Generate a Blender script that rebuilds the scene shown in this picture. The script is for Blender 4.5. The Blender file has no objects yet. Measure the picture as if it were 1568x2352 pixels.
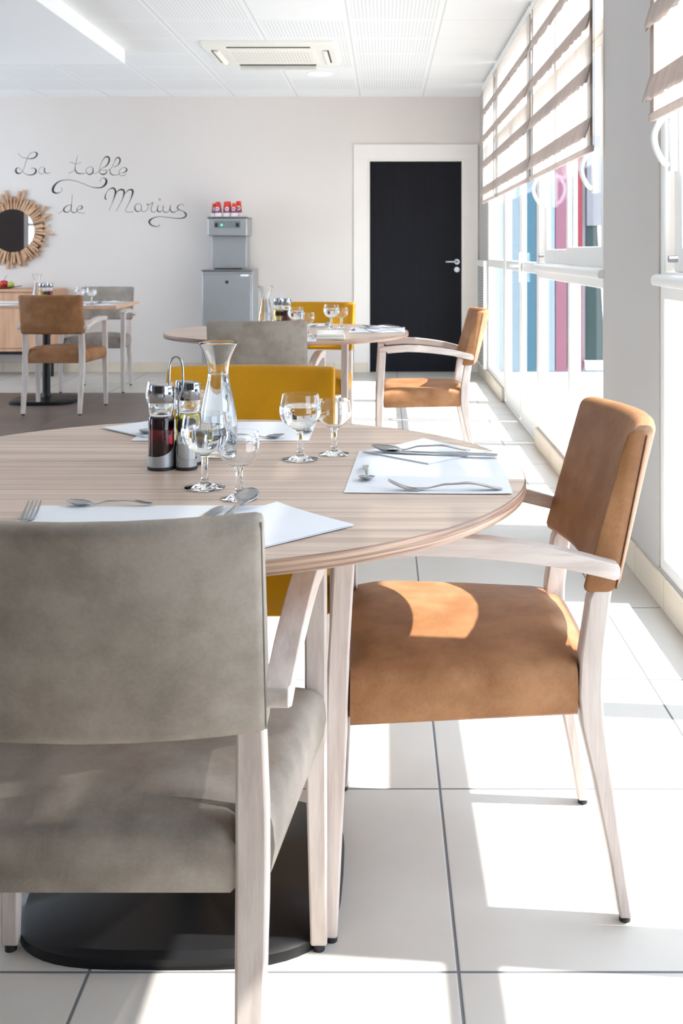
import bpy, bmesh, math, random
from math import sin, cos, pi, radians as R
from mathutils import Vector, Matrix
random.seed(7)
S = bpy.context.scene
COL = S.collection

# ------------------------------------------------------------------ camera, sky, sun, exposure
H_CAM = 1.17
F_PX = 2491.0                       # focal length in pixels of the 1568 x 2352 frame
cam_d = bpy.data.cameras.new('camera')
cam = bpy.data.objects.new('camera', cam_d); COL.objects.link(cam)
cam.location = (0, 0, H_CAM); cam.rotation_euler = (R(90), 0, 0)
cam_d.sensor_fit = 'VERTICAL'; cam_d.sensor_height = 36.0; cam_d.sensor_width = 24.0
cam_d.lens = 36.0 * F_PX / 2352
cam_d.shift_x = -(883 - 784) / 2352      # lens shift (upright architecture view)
cam_d.shift_y = -(1176 - 577) / 2352
cam_d.clip_start = 0.05; cam_d.clip_end = 200
cam_d.dof.use_dof = True; cam_d.dof.focus_distance = 2.15; cam_d.dof.aperture_fstop = 11
S.camera = cam

w = bpy.data.worlds.new('sky'); S.world = w; w.use_nodes = True
bg = w.node_tree.nodes['Background']
bg.inputs[0].default_value = (0.74, 0.845, 1.0, 1); bg.inputs[1].default_value = 4.9

sun_d = bpy.data.lights.new('sun', 'SUN'); sun = bpy.data.objects.new('sun', sun_d); COL.objects.link(sun)
sun_d.energy = 12.5; sun_d.angle = 0.012; sun_d.color = (1.0, 0.95, 0.91)
az, el = R(5.5), math.atan(1.28)
sun.rotation_euler = Vector((-cos(az) * cos(el), sin(az) * cos(el), -sin(el))).to_track_quat('-Z', 'Y').to_euler()
sun.location = (8, 0, 9)

S.view_settings.view_transform = 'Standard'; S.view_settings.look = 'None'
S.view_settings.gamma = 1.0; S.view_settings.use_curve_mapping = False
S.view_settings.exposure = 0.40
try:
    S.cycles.use_denoising = True; S.cycles.denoiser = 'OPENIMAGEDENOISE'
    S.cycles.max_bounces = 12; S.cycles.diffuse_bounces = 6; S.cycles.glossy_bounces = 5
    S.cycles.transmission_bounces = 12; S.cycles.transparent_max_bounces = 24
    S.cycles.sample_clamp_indirect = 8.0; S.cycles.blur_glossy = 0.6
except Exception: pass

def portal(loc, rot, sx, sy):
    l = bpy.data.lights.new('window_portal', 'AREA'); l.shape = 'RECTANGLE'; l.size = sx; l.size_y = sy
    l.cycles.is_portal = True
    o = bpy.data.objects.new('window_portal', l); COL.objects.link(o); o.location = loc; o.rotation_euler = rot

# ------------------------------------------------------------------ material helpers
def newmat(name):
    m = bpy.data.materials.new(name); m.use_nodes = True
    return m, m.node_tree, m.node_tree.nodes['Principled BSDF']
def MT(nt, op, a, b=None, c=None):
    n = nt.nodes.new('ShaderNodeMath'); n.operation = op
    for i, v in enumerate((a, b, c)):
        if v is None: continue
        if isinstance(v, (int, float)): n.inputs[i].default_value = v
        else: nt.links.new(v, n.inputs[i])
    return n.outputs[0]
def coords(nt, kind='Object', scale=(1, 1, 1), loc=(0, 0, 0)):
    tc = nt.nodes.new('ShaderNodeTexCoord'); mp = nt.nodes.new('ShaderNodeMapping')
    nt.links.new(tc.outputs[kind], mp.inputs['Vector'])
    mp.inputs['Scale'].default_value = scale; mp.inputs['Location'].default_value = loc
    return mp.outputs[0]
def xyz(nt):
    tc = nt.nodes.new('ShaderNodeTexCoord'); s = nt.nodes.new('ShaderNodeSeparateXYZ')
    nt.links.new(tc.outputs['Object'], s.inputs[0]); return s.outputs
def noise(nt, vec, scale=5, detail=3, rough=0.5):
    n = nt.nodes.new('ShaderNodeTexNoise'); nt.links.new(vec, n.inputs['Vector'])
    n.inputs['Scale'].default_value = scale; n.inputs['Detail'].default_value = detail; n.inputs['Roughness'].default_value = rough
    return n.outputs['Fac']
def ramp(nt, fac, stops):
    r = nt.nodes.new('ShaderNodeValToRGB'); nt.links.new(fac, r.inputs[0]); e = r.color_ramp.elements
    while len(e) < len(stops): e.new(0.5)
    for i, (p, c) in enumerate(stops): e[i].position = p; e[i].color = (*c, 1)
    return r.outputs[0]
def mixc(nt, fac, a, b, mode='MIX'):
    n = nt.nodes.new('ShaderNodeMix'); n.data_type = 'RGBA'; n.blend_type = mode
    for sock, v in ((n.inputs['Factor'], fac), (n.inputs['A'], a), (n.inputs['B'], b)): pass
    ins = [i for i in n.inputs if i.enabled]
    for sock, v in zip((ins[0], ins[1], ins[2]), (fac, a, b)):
        if isinstance(v, tuple): sock.default_value = (*v, 1)
        elif isinstance(v, (int, float)): sock.default_value = v
        else: nt.links.new(v, sock)
    return [o for o in n.outputs if o.enabled][0]
def bump(nt, bs, h, strength=0.2, dist=0.002):
    b = nt.nodes.new('ShaderNodeBump'); nt.links.new(h, b.inputs['Height'])
    b.inputs['Strength'].default_value = strength; b.inputs['Distance'].default_value = dist
    nt.links.new(b.outputs[0], bs.inputs['Normal'])
def srgb(r, g, b):
    f = lambda v: ((v / 255 + 0.055) / 1.055) ** 2.4 if v > 10 else v / 255 / 12.92
    return (f(r), f(g), f(b))
def plain(name, c, rough=0.5, metal=0.0, spec=0.5, coat=0.0, vary=0.04, vs=8):
    m, nt, b = newmat(name)
    b.inputs['Roughness'].default_value = rough; b.inputs['Metallic'].default_value = metal
    b.inputs['Specular IOR Level'].default_value = spec; b.inputs['Coat Weight'].default_value = coat
    nz = noise(nt, coords(nt), vs, 3)
    nt.links.new(ramp(nt, nz, [(0.3, tuple(x * (1 - vary) for x in c)), (0.7, tuple(min(1, x * (1 + vary)) for x in c))]), b.inputs['Base Color'])
    return m
def fabric(name, c, dark, light, rough=0.6, mott=5, grain=220, bs=0.25):
    m, nt, b = newmat(name)
    v = coords(nt)
    a = noise(nt, v, mott, 5, 0.62); g = noise(nt, v, grain, 2)
    c1 = ramp(nt, a, [(0.36, dark), (0.5, c), (0.64, light)])
    nt.links.new(mixc(nt, 0.12, c1, ramp(nt, g, [(0.35, tuple(x * .6 for x in c)), (0.65, light)])), b.inputs['Base Color'])
    b.inputs['Roughness'].default_value = rough; b.inputs['Specular IOR Level'].default_value = 0.25
    bump(nt, b, g, bs, 0.0006)
    return m
def wood(name, stops, sc, sc2=None, rough=0.45, fine=0.25, spec=0.5):
    m, nt, b = newmat(name)
    a = noise(nt, coords(nt, scale=sc), 1.0, 4, 0.6)
    c1 = ramp(nt, a, stops)
    if sc2:
        g = noise(nt, coords(nt, scale=sc2), 1.0, 3, 0.6)
        c1 = mixc(nt, fine, c1, ramp(nt, g, [(0.4, stops[0][1]), (0.6, stops[-1][1])]))
    nt.links.new(c1, b.inputs['Base Color'])
    b.inputs['Roughness'].default_value = rough; b.inputs['Specular IOR Level'].default_value = spec
    return m

M_ = {}
M_['beech'] = wood('whitewashed_beech', [(0.38, srgb(186, 171, 163)), (0.5, srgb(199, 186, 178)), (0.62, srgb(208, 196, 189))], (60, 60, 5), (300, 300, 14), 0.42, 0.18)
M_['beech_arm'] = wood('whitewashed_beech_arm', [(0.38, srgb(186, 171, 163)), (0.5, srgb(199, 186, 178)), (0.62, srgb(208, 196, 189))], (60, 5, 60), (300, 14, 300), 0.42, 0.18)
M_['tan'] = fabric('tan_leatherette', srgb(146, 102, 67), srgb(131, 88, 54), srgb(162, 117, 81), 0.52, 9)
M_['grey'] = fabric('grey_leatherette', srgb(148, 137, 127), srgb(129, 119, 109), srgb(164, 154, 144), 0.6, 7)
M_['yellow'] = fabric('mustard_leatherette', srgb(188, 132, 3), srgb(183, 127, 2), srgb(193, 138, 5), 0.45, 3)
M_['seam'] = plain('seam_thread', srgb(84, 50, 28), 0.7)
M_['black'] = plain('black_metal', (0.006, 0.006, 0.007), 0.42, 0, 0.3)
M_['rubber'] = plain('black_rubber', (0.015, 0.015, 0.02), 0.6)
def tabletop_mat():
    m, nt, b = newmat('striped_oak_laminate')
    a = noise(nt, coords(nt, scale=(0.8, 78, 1)), 1.0, 3, 0.65)
    d = noise(nt, coords(nt, scale=(1.5, 230, 1), loc=(3, 7, 0)), 1.0, 3, 0.6)
    l = noise(nt, coords(nt, scale=(2, 9, 1)), 1.0, 2)
    c = ramp(nt, a, [(0.34, srgb(134, 106, 90)), (0.42, srgb(184, 153, 131)), (0.52, srgb(214, 187, 164)), (0.64, srgb(232, 209, 188))])
    c = mixc(nt, 0.45, c, ramp(nt, d, [(0.36, srgb(120, 92, 76)), (0.44, srgb(196, 171, 154)), (0.65, srgb(222, 203, 189))]))
    c = mixc(nt, 0.25, c, ramp(nt, l, [(0.4, srgb(184, 160, 146)), (0.6, srgb(226, 208, 194))]))
    nt.links.new(c, b.inputs['Base Color']); b.inputs['Roughness'].default_value = 0.4
    return m
M_['top'] = tabletop_mat()
M_['edge'] = wood('striped_edge_band', [(0.40, srgb(98, 70, 56)), (0.5, srgb(150, 116, 96)), (0.60, srgb(188, 156, 134))], (3, 3, 170), (4, 4, 600), 0.45, 0.3)
M_['oak'] = wood('sideboard_oak', [(0.3, srgb(186, 140, 108)), (0.5, srgb(204, 158, 124)), (0.7, srgb(218, 176, 142))], (14, 14, 1.2), (60, 60, 2.5), 0.5)
M_['stick'] = wood('driftwood', [(0.3, srgb(168, 124, 92)), (0.5, srgb(200, 158, 124)), (0.7, srgb(222, 186, 152))], (5, 5, 5), (30, 30, 30), 0.7)
M_['darkwood'] = plain('brown_wood', srgb(120, 72, 44), 0.6)
M_['steel'] = plain('stainless_steel', srgb(178, 178, 180), 0.22, 1.0, vary=0.01)
M_['chrome'] = plain('chrome', srgb(168, 172, 178), 0.10, 1.0, vary=0.0)
M_['brushed'] = plain('brushed_steel', srgb(178, 180, 182), 0.42, 0.72, vary=0.03)
M_['paper'] = plain('paper', srgb(236, 238, 242), 0.85, vary=0.01, spec=0.2)
M_['napkin'] = plain('tissue', srgb(240, 242, 247), 0.9, vary=0.01, spec=0.1)
M_['cloth'] = plain('linen_cloth', srgb(238, 236, 230), 0.9, spec=0.1)
M_['wframe'] = plain('white_aluminium', srgb(236, 234, 230), 0.35, 0, 0.5, vary=0.01)
M_['acwhite'] = plain('ivory_plastic', srgb(247, 244, 236), 0.45, vary=0.01)
M_['casing'] = plain('white_paint', srgb(236, 229, 222), 0.5, vary=0.01)
M_['handle'] = plain('white_plastic', srgb(240, 240, 238), 0.3, vary=0.01)
M_['slot'] = plain('dark_recess', (0.02, 0.018, 0.016), 0.8)
M_['ink'] = plain('black_paint', srgb(18, 20, 34), 0.6)
M_['oil'] = None
def gl(name, c=(1, 1, 1), ior=1.47, rough=0.0):
    m, nt, b = newmat(name)
    b.inputs['Base Color'].default_value = (*c, 1); b.inputs['Roughness'].default_value = rough
    b.inputs['IOR'].default_value = ior; b.inputs['Transmission Weight'].default_value = 1.0
    return m
M_['glass'] = gl('clear_glass', (0.985, 0.99, 0.99), 1.45)
M_['water'] = gl('water', (0.985, 0.995, 1.0), 1.33)
M_['oil'] = gl('olive_oil', (0.95, 0.72, 0.02), 1.46)
M_['vinegar'] = gl('wine_vinegar', (0.16, 0.004, 0.012), 1.34)
M_['salt'] = plain('salt', (0.85, 0.85, 0.83), 0.9)
M_['pepper'] = plain('ground_pepper', (0.05, 0.035, 0.03), 0.9)
def pane_mat():
    m, nt, b = newmat('window_glass'); nt.nodes.remove(b)
    t = nt.nodes.new('ShaderNodeBsdfTransparent'); t.inputs[0].default_value = (0.94, 0.965, 0.97, 1)
    g = nt.nodes.new('ShaderNodeBsdfGlossy'); g.inputs['Roughness'].default_value = 0.0; g.inputs[0].default_value = (.9, .95, 1, 1)
    f = nt.nodes.new('ShaderNodeLayerWeight'); f.inputs[0].default_value = 0.5
    fr = MT(nt, 'ADD', 0.025, MT(nt, 'MULTIPLY', MT(nt, 'POWER', f.outputs['Facing'], 5.0), 0.22))
    mx = nt.nodes.new('ShaderNodeMixShader'); nt.links.new(fr, mx.inputs[0])
    nt.links.new(t.outputs[0], mx.inputs[1]); nt.links.new(g.outputs[0], mx.inputs[2])
    nt.links.new(mx.outputs[0], nt.nodes['Material Output'].inputs[0]); return m
M_['pane'] = pane_mat()
def linen(name, c, trans, see):
    m, nt, b = newmat(name); nt.nodes.remove(b)
    v = coords(nt, scale=(1, 260, 30)); nz = noise(nt, v, 1.0, 3)
    v2 = coords(nt, scale=(1, 30, 2)); nz2 = noise(nt, v2, 1.0, 2)
    col = ramp(nt, MT(nt, 'ADD', MT(nt, 'MULTIPLY', nz, .5), MT(nt, 'MULTIPLY', nz2, .5)), [(0.35, tuple(x * .88 for x in c)), (0.65, tuple(min(1, x * 1.08) for x in c))])
    d = nt.nodes.new('ShaderNodeBsdfDiffuse'); tl = nt.nodes.new('ShaderNodeBsdfTranslucent'); tp = nt.nodes.new('ShaderNodeBsdfTransparent')
    nt.links.new(col, d.inputs[0]); nt.links.new(col, tl.inputs[0])
    m1 = nt.nodes.new('ShaderNodeMixShader'); m1.inputs[0].default_value = trans
    nt.links.new(d.outputs[0], m1.inputs[1]); nt.links.new(tl.outputs[0], m1.inputs[2])
    m2 = nt.nodes.new('ShaderNodeMixShader'); m2.inputs[0].default_value = see
    nt.links.new(m1.outputs[0], m2.inputs[1]); nt.links.new(tp.outputs[0], m2.inputs[2])
    nt.links.new(m2.outputs[0], nt.nodes['Material Output'].inputs[0]); return m
M_['sheer'] = linen('sheer_linen', srgb(206, 194, 184), 0.50, 0.06)
M_['linen'] = linen('linen_fold', srgb(204, 192, 184), 0.36, 0.02)
def emit(name, c, s):
    m, nt, b = newmat(name); b.inputs['Base Color'].default_value = (*c, 1)
    b.inputs['Emission Color'].default_value = (*c, 1); b.inputs['Emission Strength'].default_value = s; return m

def floor_mat():
    m, nt, b = newmat('floor_tiles'); x, y, z = xyz(nt)
    def line(v, off, per=0.6):
        f = MT(nt, 'FRACT', MT(nt, 'DIVIDE', MT(nt, 'SUBTRACT', v, off - 60), per))
        return MT(nt, 'MULTIPLY', MT(nt, 'MINIMUM', f, MT(nt, 'SUBTRACT', 1.0, f)), per)
    d = MT(nt, 'MINIMUM', line(x, 0.12), line(y, 1.76))
    g = MT(nt, 'LESS_THAN', d, 0.0027)
    ix = MT(nt, 'FLOOR', MT(nt, 'DIVIDE', MT(nt, 'SUBTRACT', x, 0.12 - 60), 0.6)); iy = MT(nt, 'FLOOR', MT(nt, 'DIVIDE', MT(nt, 'SUBTRACT', y, 1.76 - 60), 0.6))
    wn = nt.nodes.new('ShaderNodeTexWhiteNoise'); wn.noise_dimensions = '2D'
    cb = nt.nodes.new('ShaderNodeCombineXYZ'); nt.links.new(ix, cb.inputs[0]); nt.links.new(iy, cb.inputs[1]); nt.links.new(cb.outputs[0], wn.inputs[0])
    v = coords(nt); a = noise(nt, v, 2.5, 5, 0.6); f = noise(nt, v, 60, 2)
    light = ramp(nt, a, [(0.3, srgb(188, 181, 172)), (0.7, srgb(198, 192, 184))])
    dark = ramp(nt, a, [(0.3, srgb(88, 74, 68)), (0.7, srgb(104, 90, 82))])
    reg = MT(nt, 'MULTIPLY', MT(nt, 'MULTIPLY', MT(nt, 'LESS_THAN', x, -1.08), MT(nt, 'LESS_THAN', y, 8.96)), MT(nt, 'GREATER_THAN', y, 2.96))
    c = mixc(nt, reg, light, dark)
    c = mixc(nt, MT(nt, 'MULTIPLY', wn.outputs[0], 0.05), c, (0.6, 0.55, 0.5))
    c = mixc(nt, MT(nt, 'MULTIPLY', MT(nt, 'GREATER_THAN', f, 0.62), 0.05), c, (0.5, 0.42, 0.36))
    c = mixc(nt, g, c, srgb(104, 104, 106))
    nt.links.new(c, b.inputs['Base Color'])
    nt.links.new(MT(nt, 'ADD', 0.4, MT(nt, 'MULTIPLY', g, 0.4)), b.inputs['Roughness'])
    b.inputs['Specular IOR Level'].default_value = 0.4
    bump(nt, b, MT(nt, 'MINIMUM', MT(nt, 'MULTIPLY', d, 200), 1.0), 0.5, 0.002)
    return m
def ceiling_mat():
    m, nt, b = newmat('perforated_ceiling_tiles'); x, y, z = xyz(nt)
    px, py = 0.605, 0.6
    ux = MT(nt, 'DIVIDE', MT(nt, 'SUBTRACT', x, -0.236 - 60.5), px); uy = MT(nt, 'DIVIDE', MT(nt, 'SUBTRACT', y, 7.03 - 60), py)
    fx = MT(nt, 'FRACT', ux); fy = MT(nt, 'FRACT', uy); jx = MT(nt, 'FLOOR', ux); jy = MT(nt, 'FLOOR', uy)
    ex = MT(nt, 'MINIMUM', fx, MT(nt, 'SUBTRACT', 1.0, fx)); ey = MT(nt, 'MINIMUM', fy, MT(nt, 'SUBTRACT', 1.0, fy))
    joint = MT(nt, 'MAXIMUM', MT(nt, 'LESS_THAN', ex, 0.008), MT(nt, 'LESS_THAN', ey, 0.005))
    s = MT(nt, 'LESS_THAN', MT(nt, 'FRACT', MT(nt, 'MULTIPLY', fx, 26)), 0.42)
    inside = MT(nt, 'MULTIPLY', MT(nt, 'GREATER_THAN', ex, 0.045), MT(nt, 'GREATER_THAN', ey, 0.05))
    def cell(i, j):
        return MT(nt, 'MULTIPLY', MT(nt, 'COMPARE', jx, 100 + i, 0.1), MT(nt, 'COMPARE', jy, 100 + j, 0.1))
    pl = MT(nt, 'MAXIMUM', MT(nt, 'GREATER_THAN', x, 0.369), MT(nt, 'GREATER_THAN', y, 10.03))
    for i, j in ((-1, -1), (-1, 3)): pl = MT(nt, 'MAXIMUM', pl, cell(i, j))
    slot = MT(nt, 'MULTIPLY', MT(nt, 'MULTIPLY', s, inside), MT(nt, 'SUBTRACT', 1.0, pl))
    c = mixc(nt, slot, srgb(246, 247, 248), srgb(229, 231, 233))
    c = mixc(nt, joint, c, srgb(218, 220, 222))
    nt.links.new(c, b.inputs['Base Color']); b.inputs['Roughness'].default_value = 0.7
    bump(nt, b, MT(nt, 'SUBTRACT', 1.0, slot), 0.3, 0.002)
    return m
def skirt_mat(axis, off, per=0.4):
    m, nt, b = newmat('tile_skirting'); o = xyz(nt)
    f = MT(nt, 'FRACT', MT(nt, 'DIVIDE', MT(nt, 'SUBTRACT', o[axis], off - 60), per))
    g = MT(nt, 'LESS_THAN', f, 0.009)
    a = noise(nt, coords(nt), 3, 4)
    nt.links.new(mixc(nt, g, ramp(nt, a, [(0.3, srgb(214, 199, 178)), (0.7, srgb(226, 212, 192))]), srgb(150, 140, 128)), b.inputs['Base Color'])
    b.inputs['Roughness'].default_value = 0.4; return m
def wall_mat(name, c1, c2):
    m, nt, b = newmat(name); v = coords(nt)
    a = noise(nt, v, 0.8, 2); f = noise(nt, v, 180, 2)
    nt.links.new(ramp(nt, a, [(0.3, c1), (0.7, c2)]), b.inputs['Base Color']); b.inputs['Roughness'].default_value = 0.65
    b.inputs['Specular IOR Level'].default_value = 0.3
    bump(nt, b, f, 0.12, 0.001); return m
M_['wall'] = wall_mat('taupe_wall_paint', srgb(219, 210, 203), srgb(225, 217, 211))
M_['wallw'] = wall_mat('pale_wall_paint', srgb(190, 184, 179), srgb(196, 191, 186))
M_['white'] = plain('white_plasterboard', srgb(247, 248, 250), 0.6, vary=0.005)

# ------------------------------------------------------------------ mesh helpers
def mk(name, vf, mat, parent=None, bevel=0.0, ang=38, seg=2, subsurf=0, solid=0, loc=None, rot=None, flat=False):
    v, f = vf
    me = bpy.data.meshes.new(name); me.from_pydata([tuple(p) for p in v], [], f)
    bm = bmesh.new(); bm.from_mesh(me)
    bmesh.ops.recalc_face_normals(bm, faces=bm.faces)
    for fc in bm.faces: fc.smooth = not flat
    for e in bm.edges:
        if len(e.link_faces) == 2: e.smooth = e.calc_face_angle(0) < R(ang)
    bm.to_mesh(me); bm.free()
    mats = mat if isinstance(mat, (list, tuple)) else [mat]
    for m in mats: me.materials.append(m)
    o = bpy.data.objects.new(name, me); COL.objects.link(o)
    if parent is not None: o.parent = parent
    if loc: o.location = loc
    if rot: o.rotation_euler = rot
    if solid:
        md = o.modifiers.new('solid', 'SOLIDIFY'); md.thickness = solid; md.offset = 0
    if bevel:
        md = o.modifiers.new('bevel', 'BEVEL'); md.width = bevel; md.segments = seg; md.limit_method = 'ANGLE'; md.angle_limit = R(40)
        md.harden_normals = False
    if subsurf:
        md = o.modifiers.new('sub', 'SUBSURF'); md.levels = subsurf; md.render_levels = subsurf
    return o
def join(*vfs):
    V, F = [], []
    for v, f in vfs:
        n = len(V); V += [tuple(p) for p in v]; F += [tuple(i + n for i in q) for q in f]
    return V, F
def xf(vf, loc=(0, 0, 0), rz=0, rx=0, ry=0, s=1):
    m = Matrix.Translation(loc) @ Matrix.Rotation(rz, 4, 'Z') @ Matrix.Rotation(ry, 4, 'Y') @ Matrix.Rotation(rx, 4, 'X') @ Matrix.Scale(s, 4)
    return [tuple(m @ Vector(p)) for p in vf[0]], vf[1]
def box(x0, x1, y0, y1, z0, z1):
    v = [(x0, y0, z0), (x1, y0, z0), (x1, y1, z0), (x0, y1, z0), (x0, y0, z1), (x1, y0, z1), (x1, y1, z1), (x0, y1, z1)]
    return v, [(0, 3, 2, 1), (4, 5, 6, 7), (0, 1, 5, 4), (1, 2, 6, 5), (2, 3, 7, 6), (3, 0, 4, 7)]
def loft(rings, caps=True, closed=False):
    V, F = [], []; n = len(rings[0])
    for r in rings: V += [tuple(p) for p in r]
    k = len(rings)
    for i in range(k if closed else k - 1):
        a, b = i * n, ((i + 1) % k) * n
        for j in range(n): F.append((a + j, a + (j + 1) % n, b + (j + 1) % n, b + j))
    if caps and not closed: F += [tuple(range(n))[::-1], tuple(range((k - 1) * n, k * n))]
    return V, F
def lathe(prof, n=40, loc=(0, 0, 0), closed=False):
    V, F = [], []
    ax = []
    for r, z in prof:
        if r < 1e-6: ax.append(len(V)); V.append((loc[0], loc[1], loc[2] + z))
        else:
            ax.append(len(V))
            for j in range(n): a = 2 * pi * j / n; V.append((loc[0] + r * cos(a), loc[1] + r * sin(a), loc[2] + z))
    k = len(prof)
    for i in range(k if closed else k - 1):
        i2 = (i + 1) % k; r0, r1 = prof[i][0], prof[i2][0]; a, b = ax[i], ax[i2]
        if r0 < 1e-6 and r1 < 1e-6: continue
        for j in range(n):
            j2 = (j + 1) % n
            if r0 < 1e-6: F.append((a, b + j2, b + j))
            elif r1 < 1e-6: F.append((a + j, a + j2, b))
            else: F.append((a + j, a + j2, b + j2, b + j))
    if not closed:
        for i, rev in ((0, True), (k - 1, False)):
            if prof[i][0] > 1e-6:
                q = tuple(range(ax[i], ax[i] + n)); F.append(q[::-1] if rev else q)
    return V, F
def tube(pts, r, n=10, flat=1.0):
    pts = [Vector(p) for p in pts]; rings = []; prev = None
    for i, p in enumerate(pts):
        t = (pts[min(i + 1, len(pts) - 1)] - pts[max(i - 1, 0)]).normalized()
        if prev is None:
            u = t.orthogonal().normalized()
            if abs(t.z) < .9: u = Vector((0, 0, 1)).cross(t).normalized()
        else: u = (prev - t * prev.dot(t)).normalized()
        prev = u; w_ = t.cross(u); rr = r[i] if isinstance(r, (list, tuple)) else r
        rings.append([p + u * rr * cos(2 * pi * j / n) + w_ * rr * flat * sin(2 * pi * j / n) for j in range(n)])
    return loft(rings)
def crom(P, k=8):
    P = [tuple(p) for p in P]; out = []
    Q = [P[0]] + P + [P[-1]]
    for i in range(1, len(Q) - 2):
        for j in range(k):
            t = j / k
            out.append(tuple(0.5 * (2 * b + (c - a) * t + (2 * a - 5 * b + 4 * c - d) * t * t + (3 * b - a - 3 * c + d) * t ** 3)
                             for a, b, c, d in zip(Q[i - 1], Q[i], Q[i + 1], Q[i + 2])))
    out.append(P[-1]); return out
def rrect(cx, cy, hx, hy, r, n=4):
    r = min(r, hx, hy); out = []
    for qx, qy, a0 in ((1, 1, 0), (-1, 1, 90), (-1, -1, 180), (1, -1, 270)):
        for k in range(n + 1):
            a = R(a0 + 90 * k / n); out.append((cx + qx * (hx - r) + r * cos(a), cy + qy * (hy - r) + r * sin(a)))
    return out
def cyl(r, z0, z1, loc=(0, 0), n=24): return lathe([(0, z0), (r, z0), (r, z1), (0, z1)], n, (loc[0], loc[1], 0))

def tag(o, label, cat, group=None):
    o['label'] = label; o['category'] = cat
    if group: o['group'] = group
    return o
def thing(name, label, cat, loc=(0, 0, 0), rz=0, group=None):
    o = bpy.data.objects.new(name, None); COL.objects.link(o); o.empty_display_size = 0.1
    o.location = loc; o.rotation_euler = (0, 0, rz); return tag(o, label, cat, group)
def setting(name, parent=None):
    o = bpy.data.objects.new(name, None); COL.objects.link(o); o['kind'] = 'structure'; return o
def struct(name, vf, m, bevel=0, **k):
    o = mk(name, vf, m, None, bevel, **k); o['kind'] = 'structure'; return o
def copy_tree(o, loc, rz, label, group=None):
    c = o.copy(); COL.objects.link(c); c.location = loc; c.rotation_euler = (0, 0, rz); c['label'] = label
    if group: c['group'] = group
    for ch in list(o.children):
        d = ch.copy(); COL.objects.link(d); d.parent = c
        for g in list(ch.children):
            e = g.copy(); COL.objects.link(e); e.parent = d
    return c
def at(px, py, z=0.7602):
    """point on the horizontal plane of height z seen at a spot of the photograph"""
    Y = F_PX * (H_CAM - z) / (py - 577); return ((px - 883) * Y / F_PX, Y, z)

# ------------------------------------------------------------------ room shell
XW, YB, ZC = 0.918, 10.5, 2.667
XL, YR = -6.0, -3.0
XO = 0.978                                             # outer face of the glazing frames
struct('floor', box(XL, XW + 0.1, YR, YB + .1, -0.12, 0), floor_mat())
struct('ceiling', box(XL - .1, XW + .25, YR - .1, YB + .1, ZC, ZC + 0.12), ceiling_mat())
struct('wall_back', join(box(XL, -0.16, YB, YB + .15, 0, ZC), box(0.763, XW + .06, YB, YB + .15, 0, ZC), box(-0.16, 0.763, YB, YB + .15, 2.055, ZC), box(-0.16, .763, YB + .12, YB + .15, 0, 2.055)), M_['wall'])
WIN_TOP = 2.60
# window wall: solid pieces only (corner, pillar, apron under the sills, lintel)
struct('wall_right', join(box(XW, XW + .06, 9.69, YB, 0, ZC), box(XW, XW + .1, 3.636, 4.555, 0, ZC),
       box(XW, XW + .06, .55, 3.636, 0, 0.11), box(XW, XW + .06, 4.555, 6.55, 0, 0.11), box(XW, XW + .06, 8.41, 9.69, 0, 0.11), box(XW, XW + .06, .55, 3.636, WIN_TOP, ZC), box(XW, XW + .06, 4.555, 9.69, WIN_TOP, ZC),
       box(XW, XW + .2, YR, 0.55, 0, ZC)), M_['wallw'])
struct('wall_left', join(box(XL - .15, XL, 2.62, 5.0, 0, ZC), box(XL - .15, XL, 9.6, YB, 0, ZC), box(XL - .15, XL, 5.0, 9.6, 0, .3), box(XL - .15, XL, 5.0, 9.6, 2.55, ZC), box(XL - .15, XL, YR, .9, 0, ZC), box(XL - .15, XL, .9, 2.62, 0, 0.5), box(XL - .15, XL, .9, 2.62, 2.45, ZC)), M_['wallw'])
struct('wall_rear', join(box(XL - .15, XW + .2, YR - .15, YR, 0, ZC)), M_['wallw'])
# dropped bulkhead, upper left
struct('ceiling_bulkhead', box(XL, -1.93, YR, 8.07, 2.562, ZC), M_['white'])
struct('baseboard_back', join(box(XL, -0.30, YB - .012, YB, 0, 0.096), box(-.30, -.165, YB - .034, YB, 0, .096)), skirt_mat(0, -2.09, 0.4), 0.002)
skr = skirt_mat(1, 3.12, 0.4)
struct('baseboard_right', join(box(XW - .013, XW, YR, 6.55, 0, 0.104), box(XW - .013, XW, 8.41, YB, 0, 0.104)), skr, 0.002)
struct('baseboard_left', box(XL, XL + .012, YR, YB, 0, .096), skr)

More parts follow.
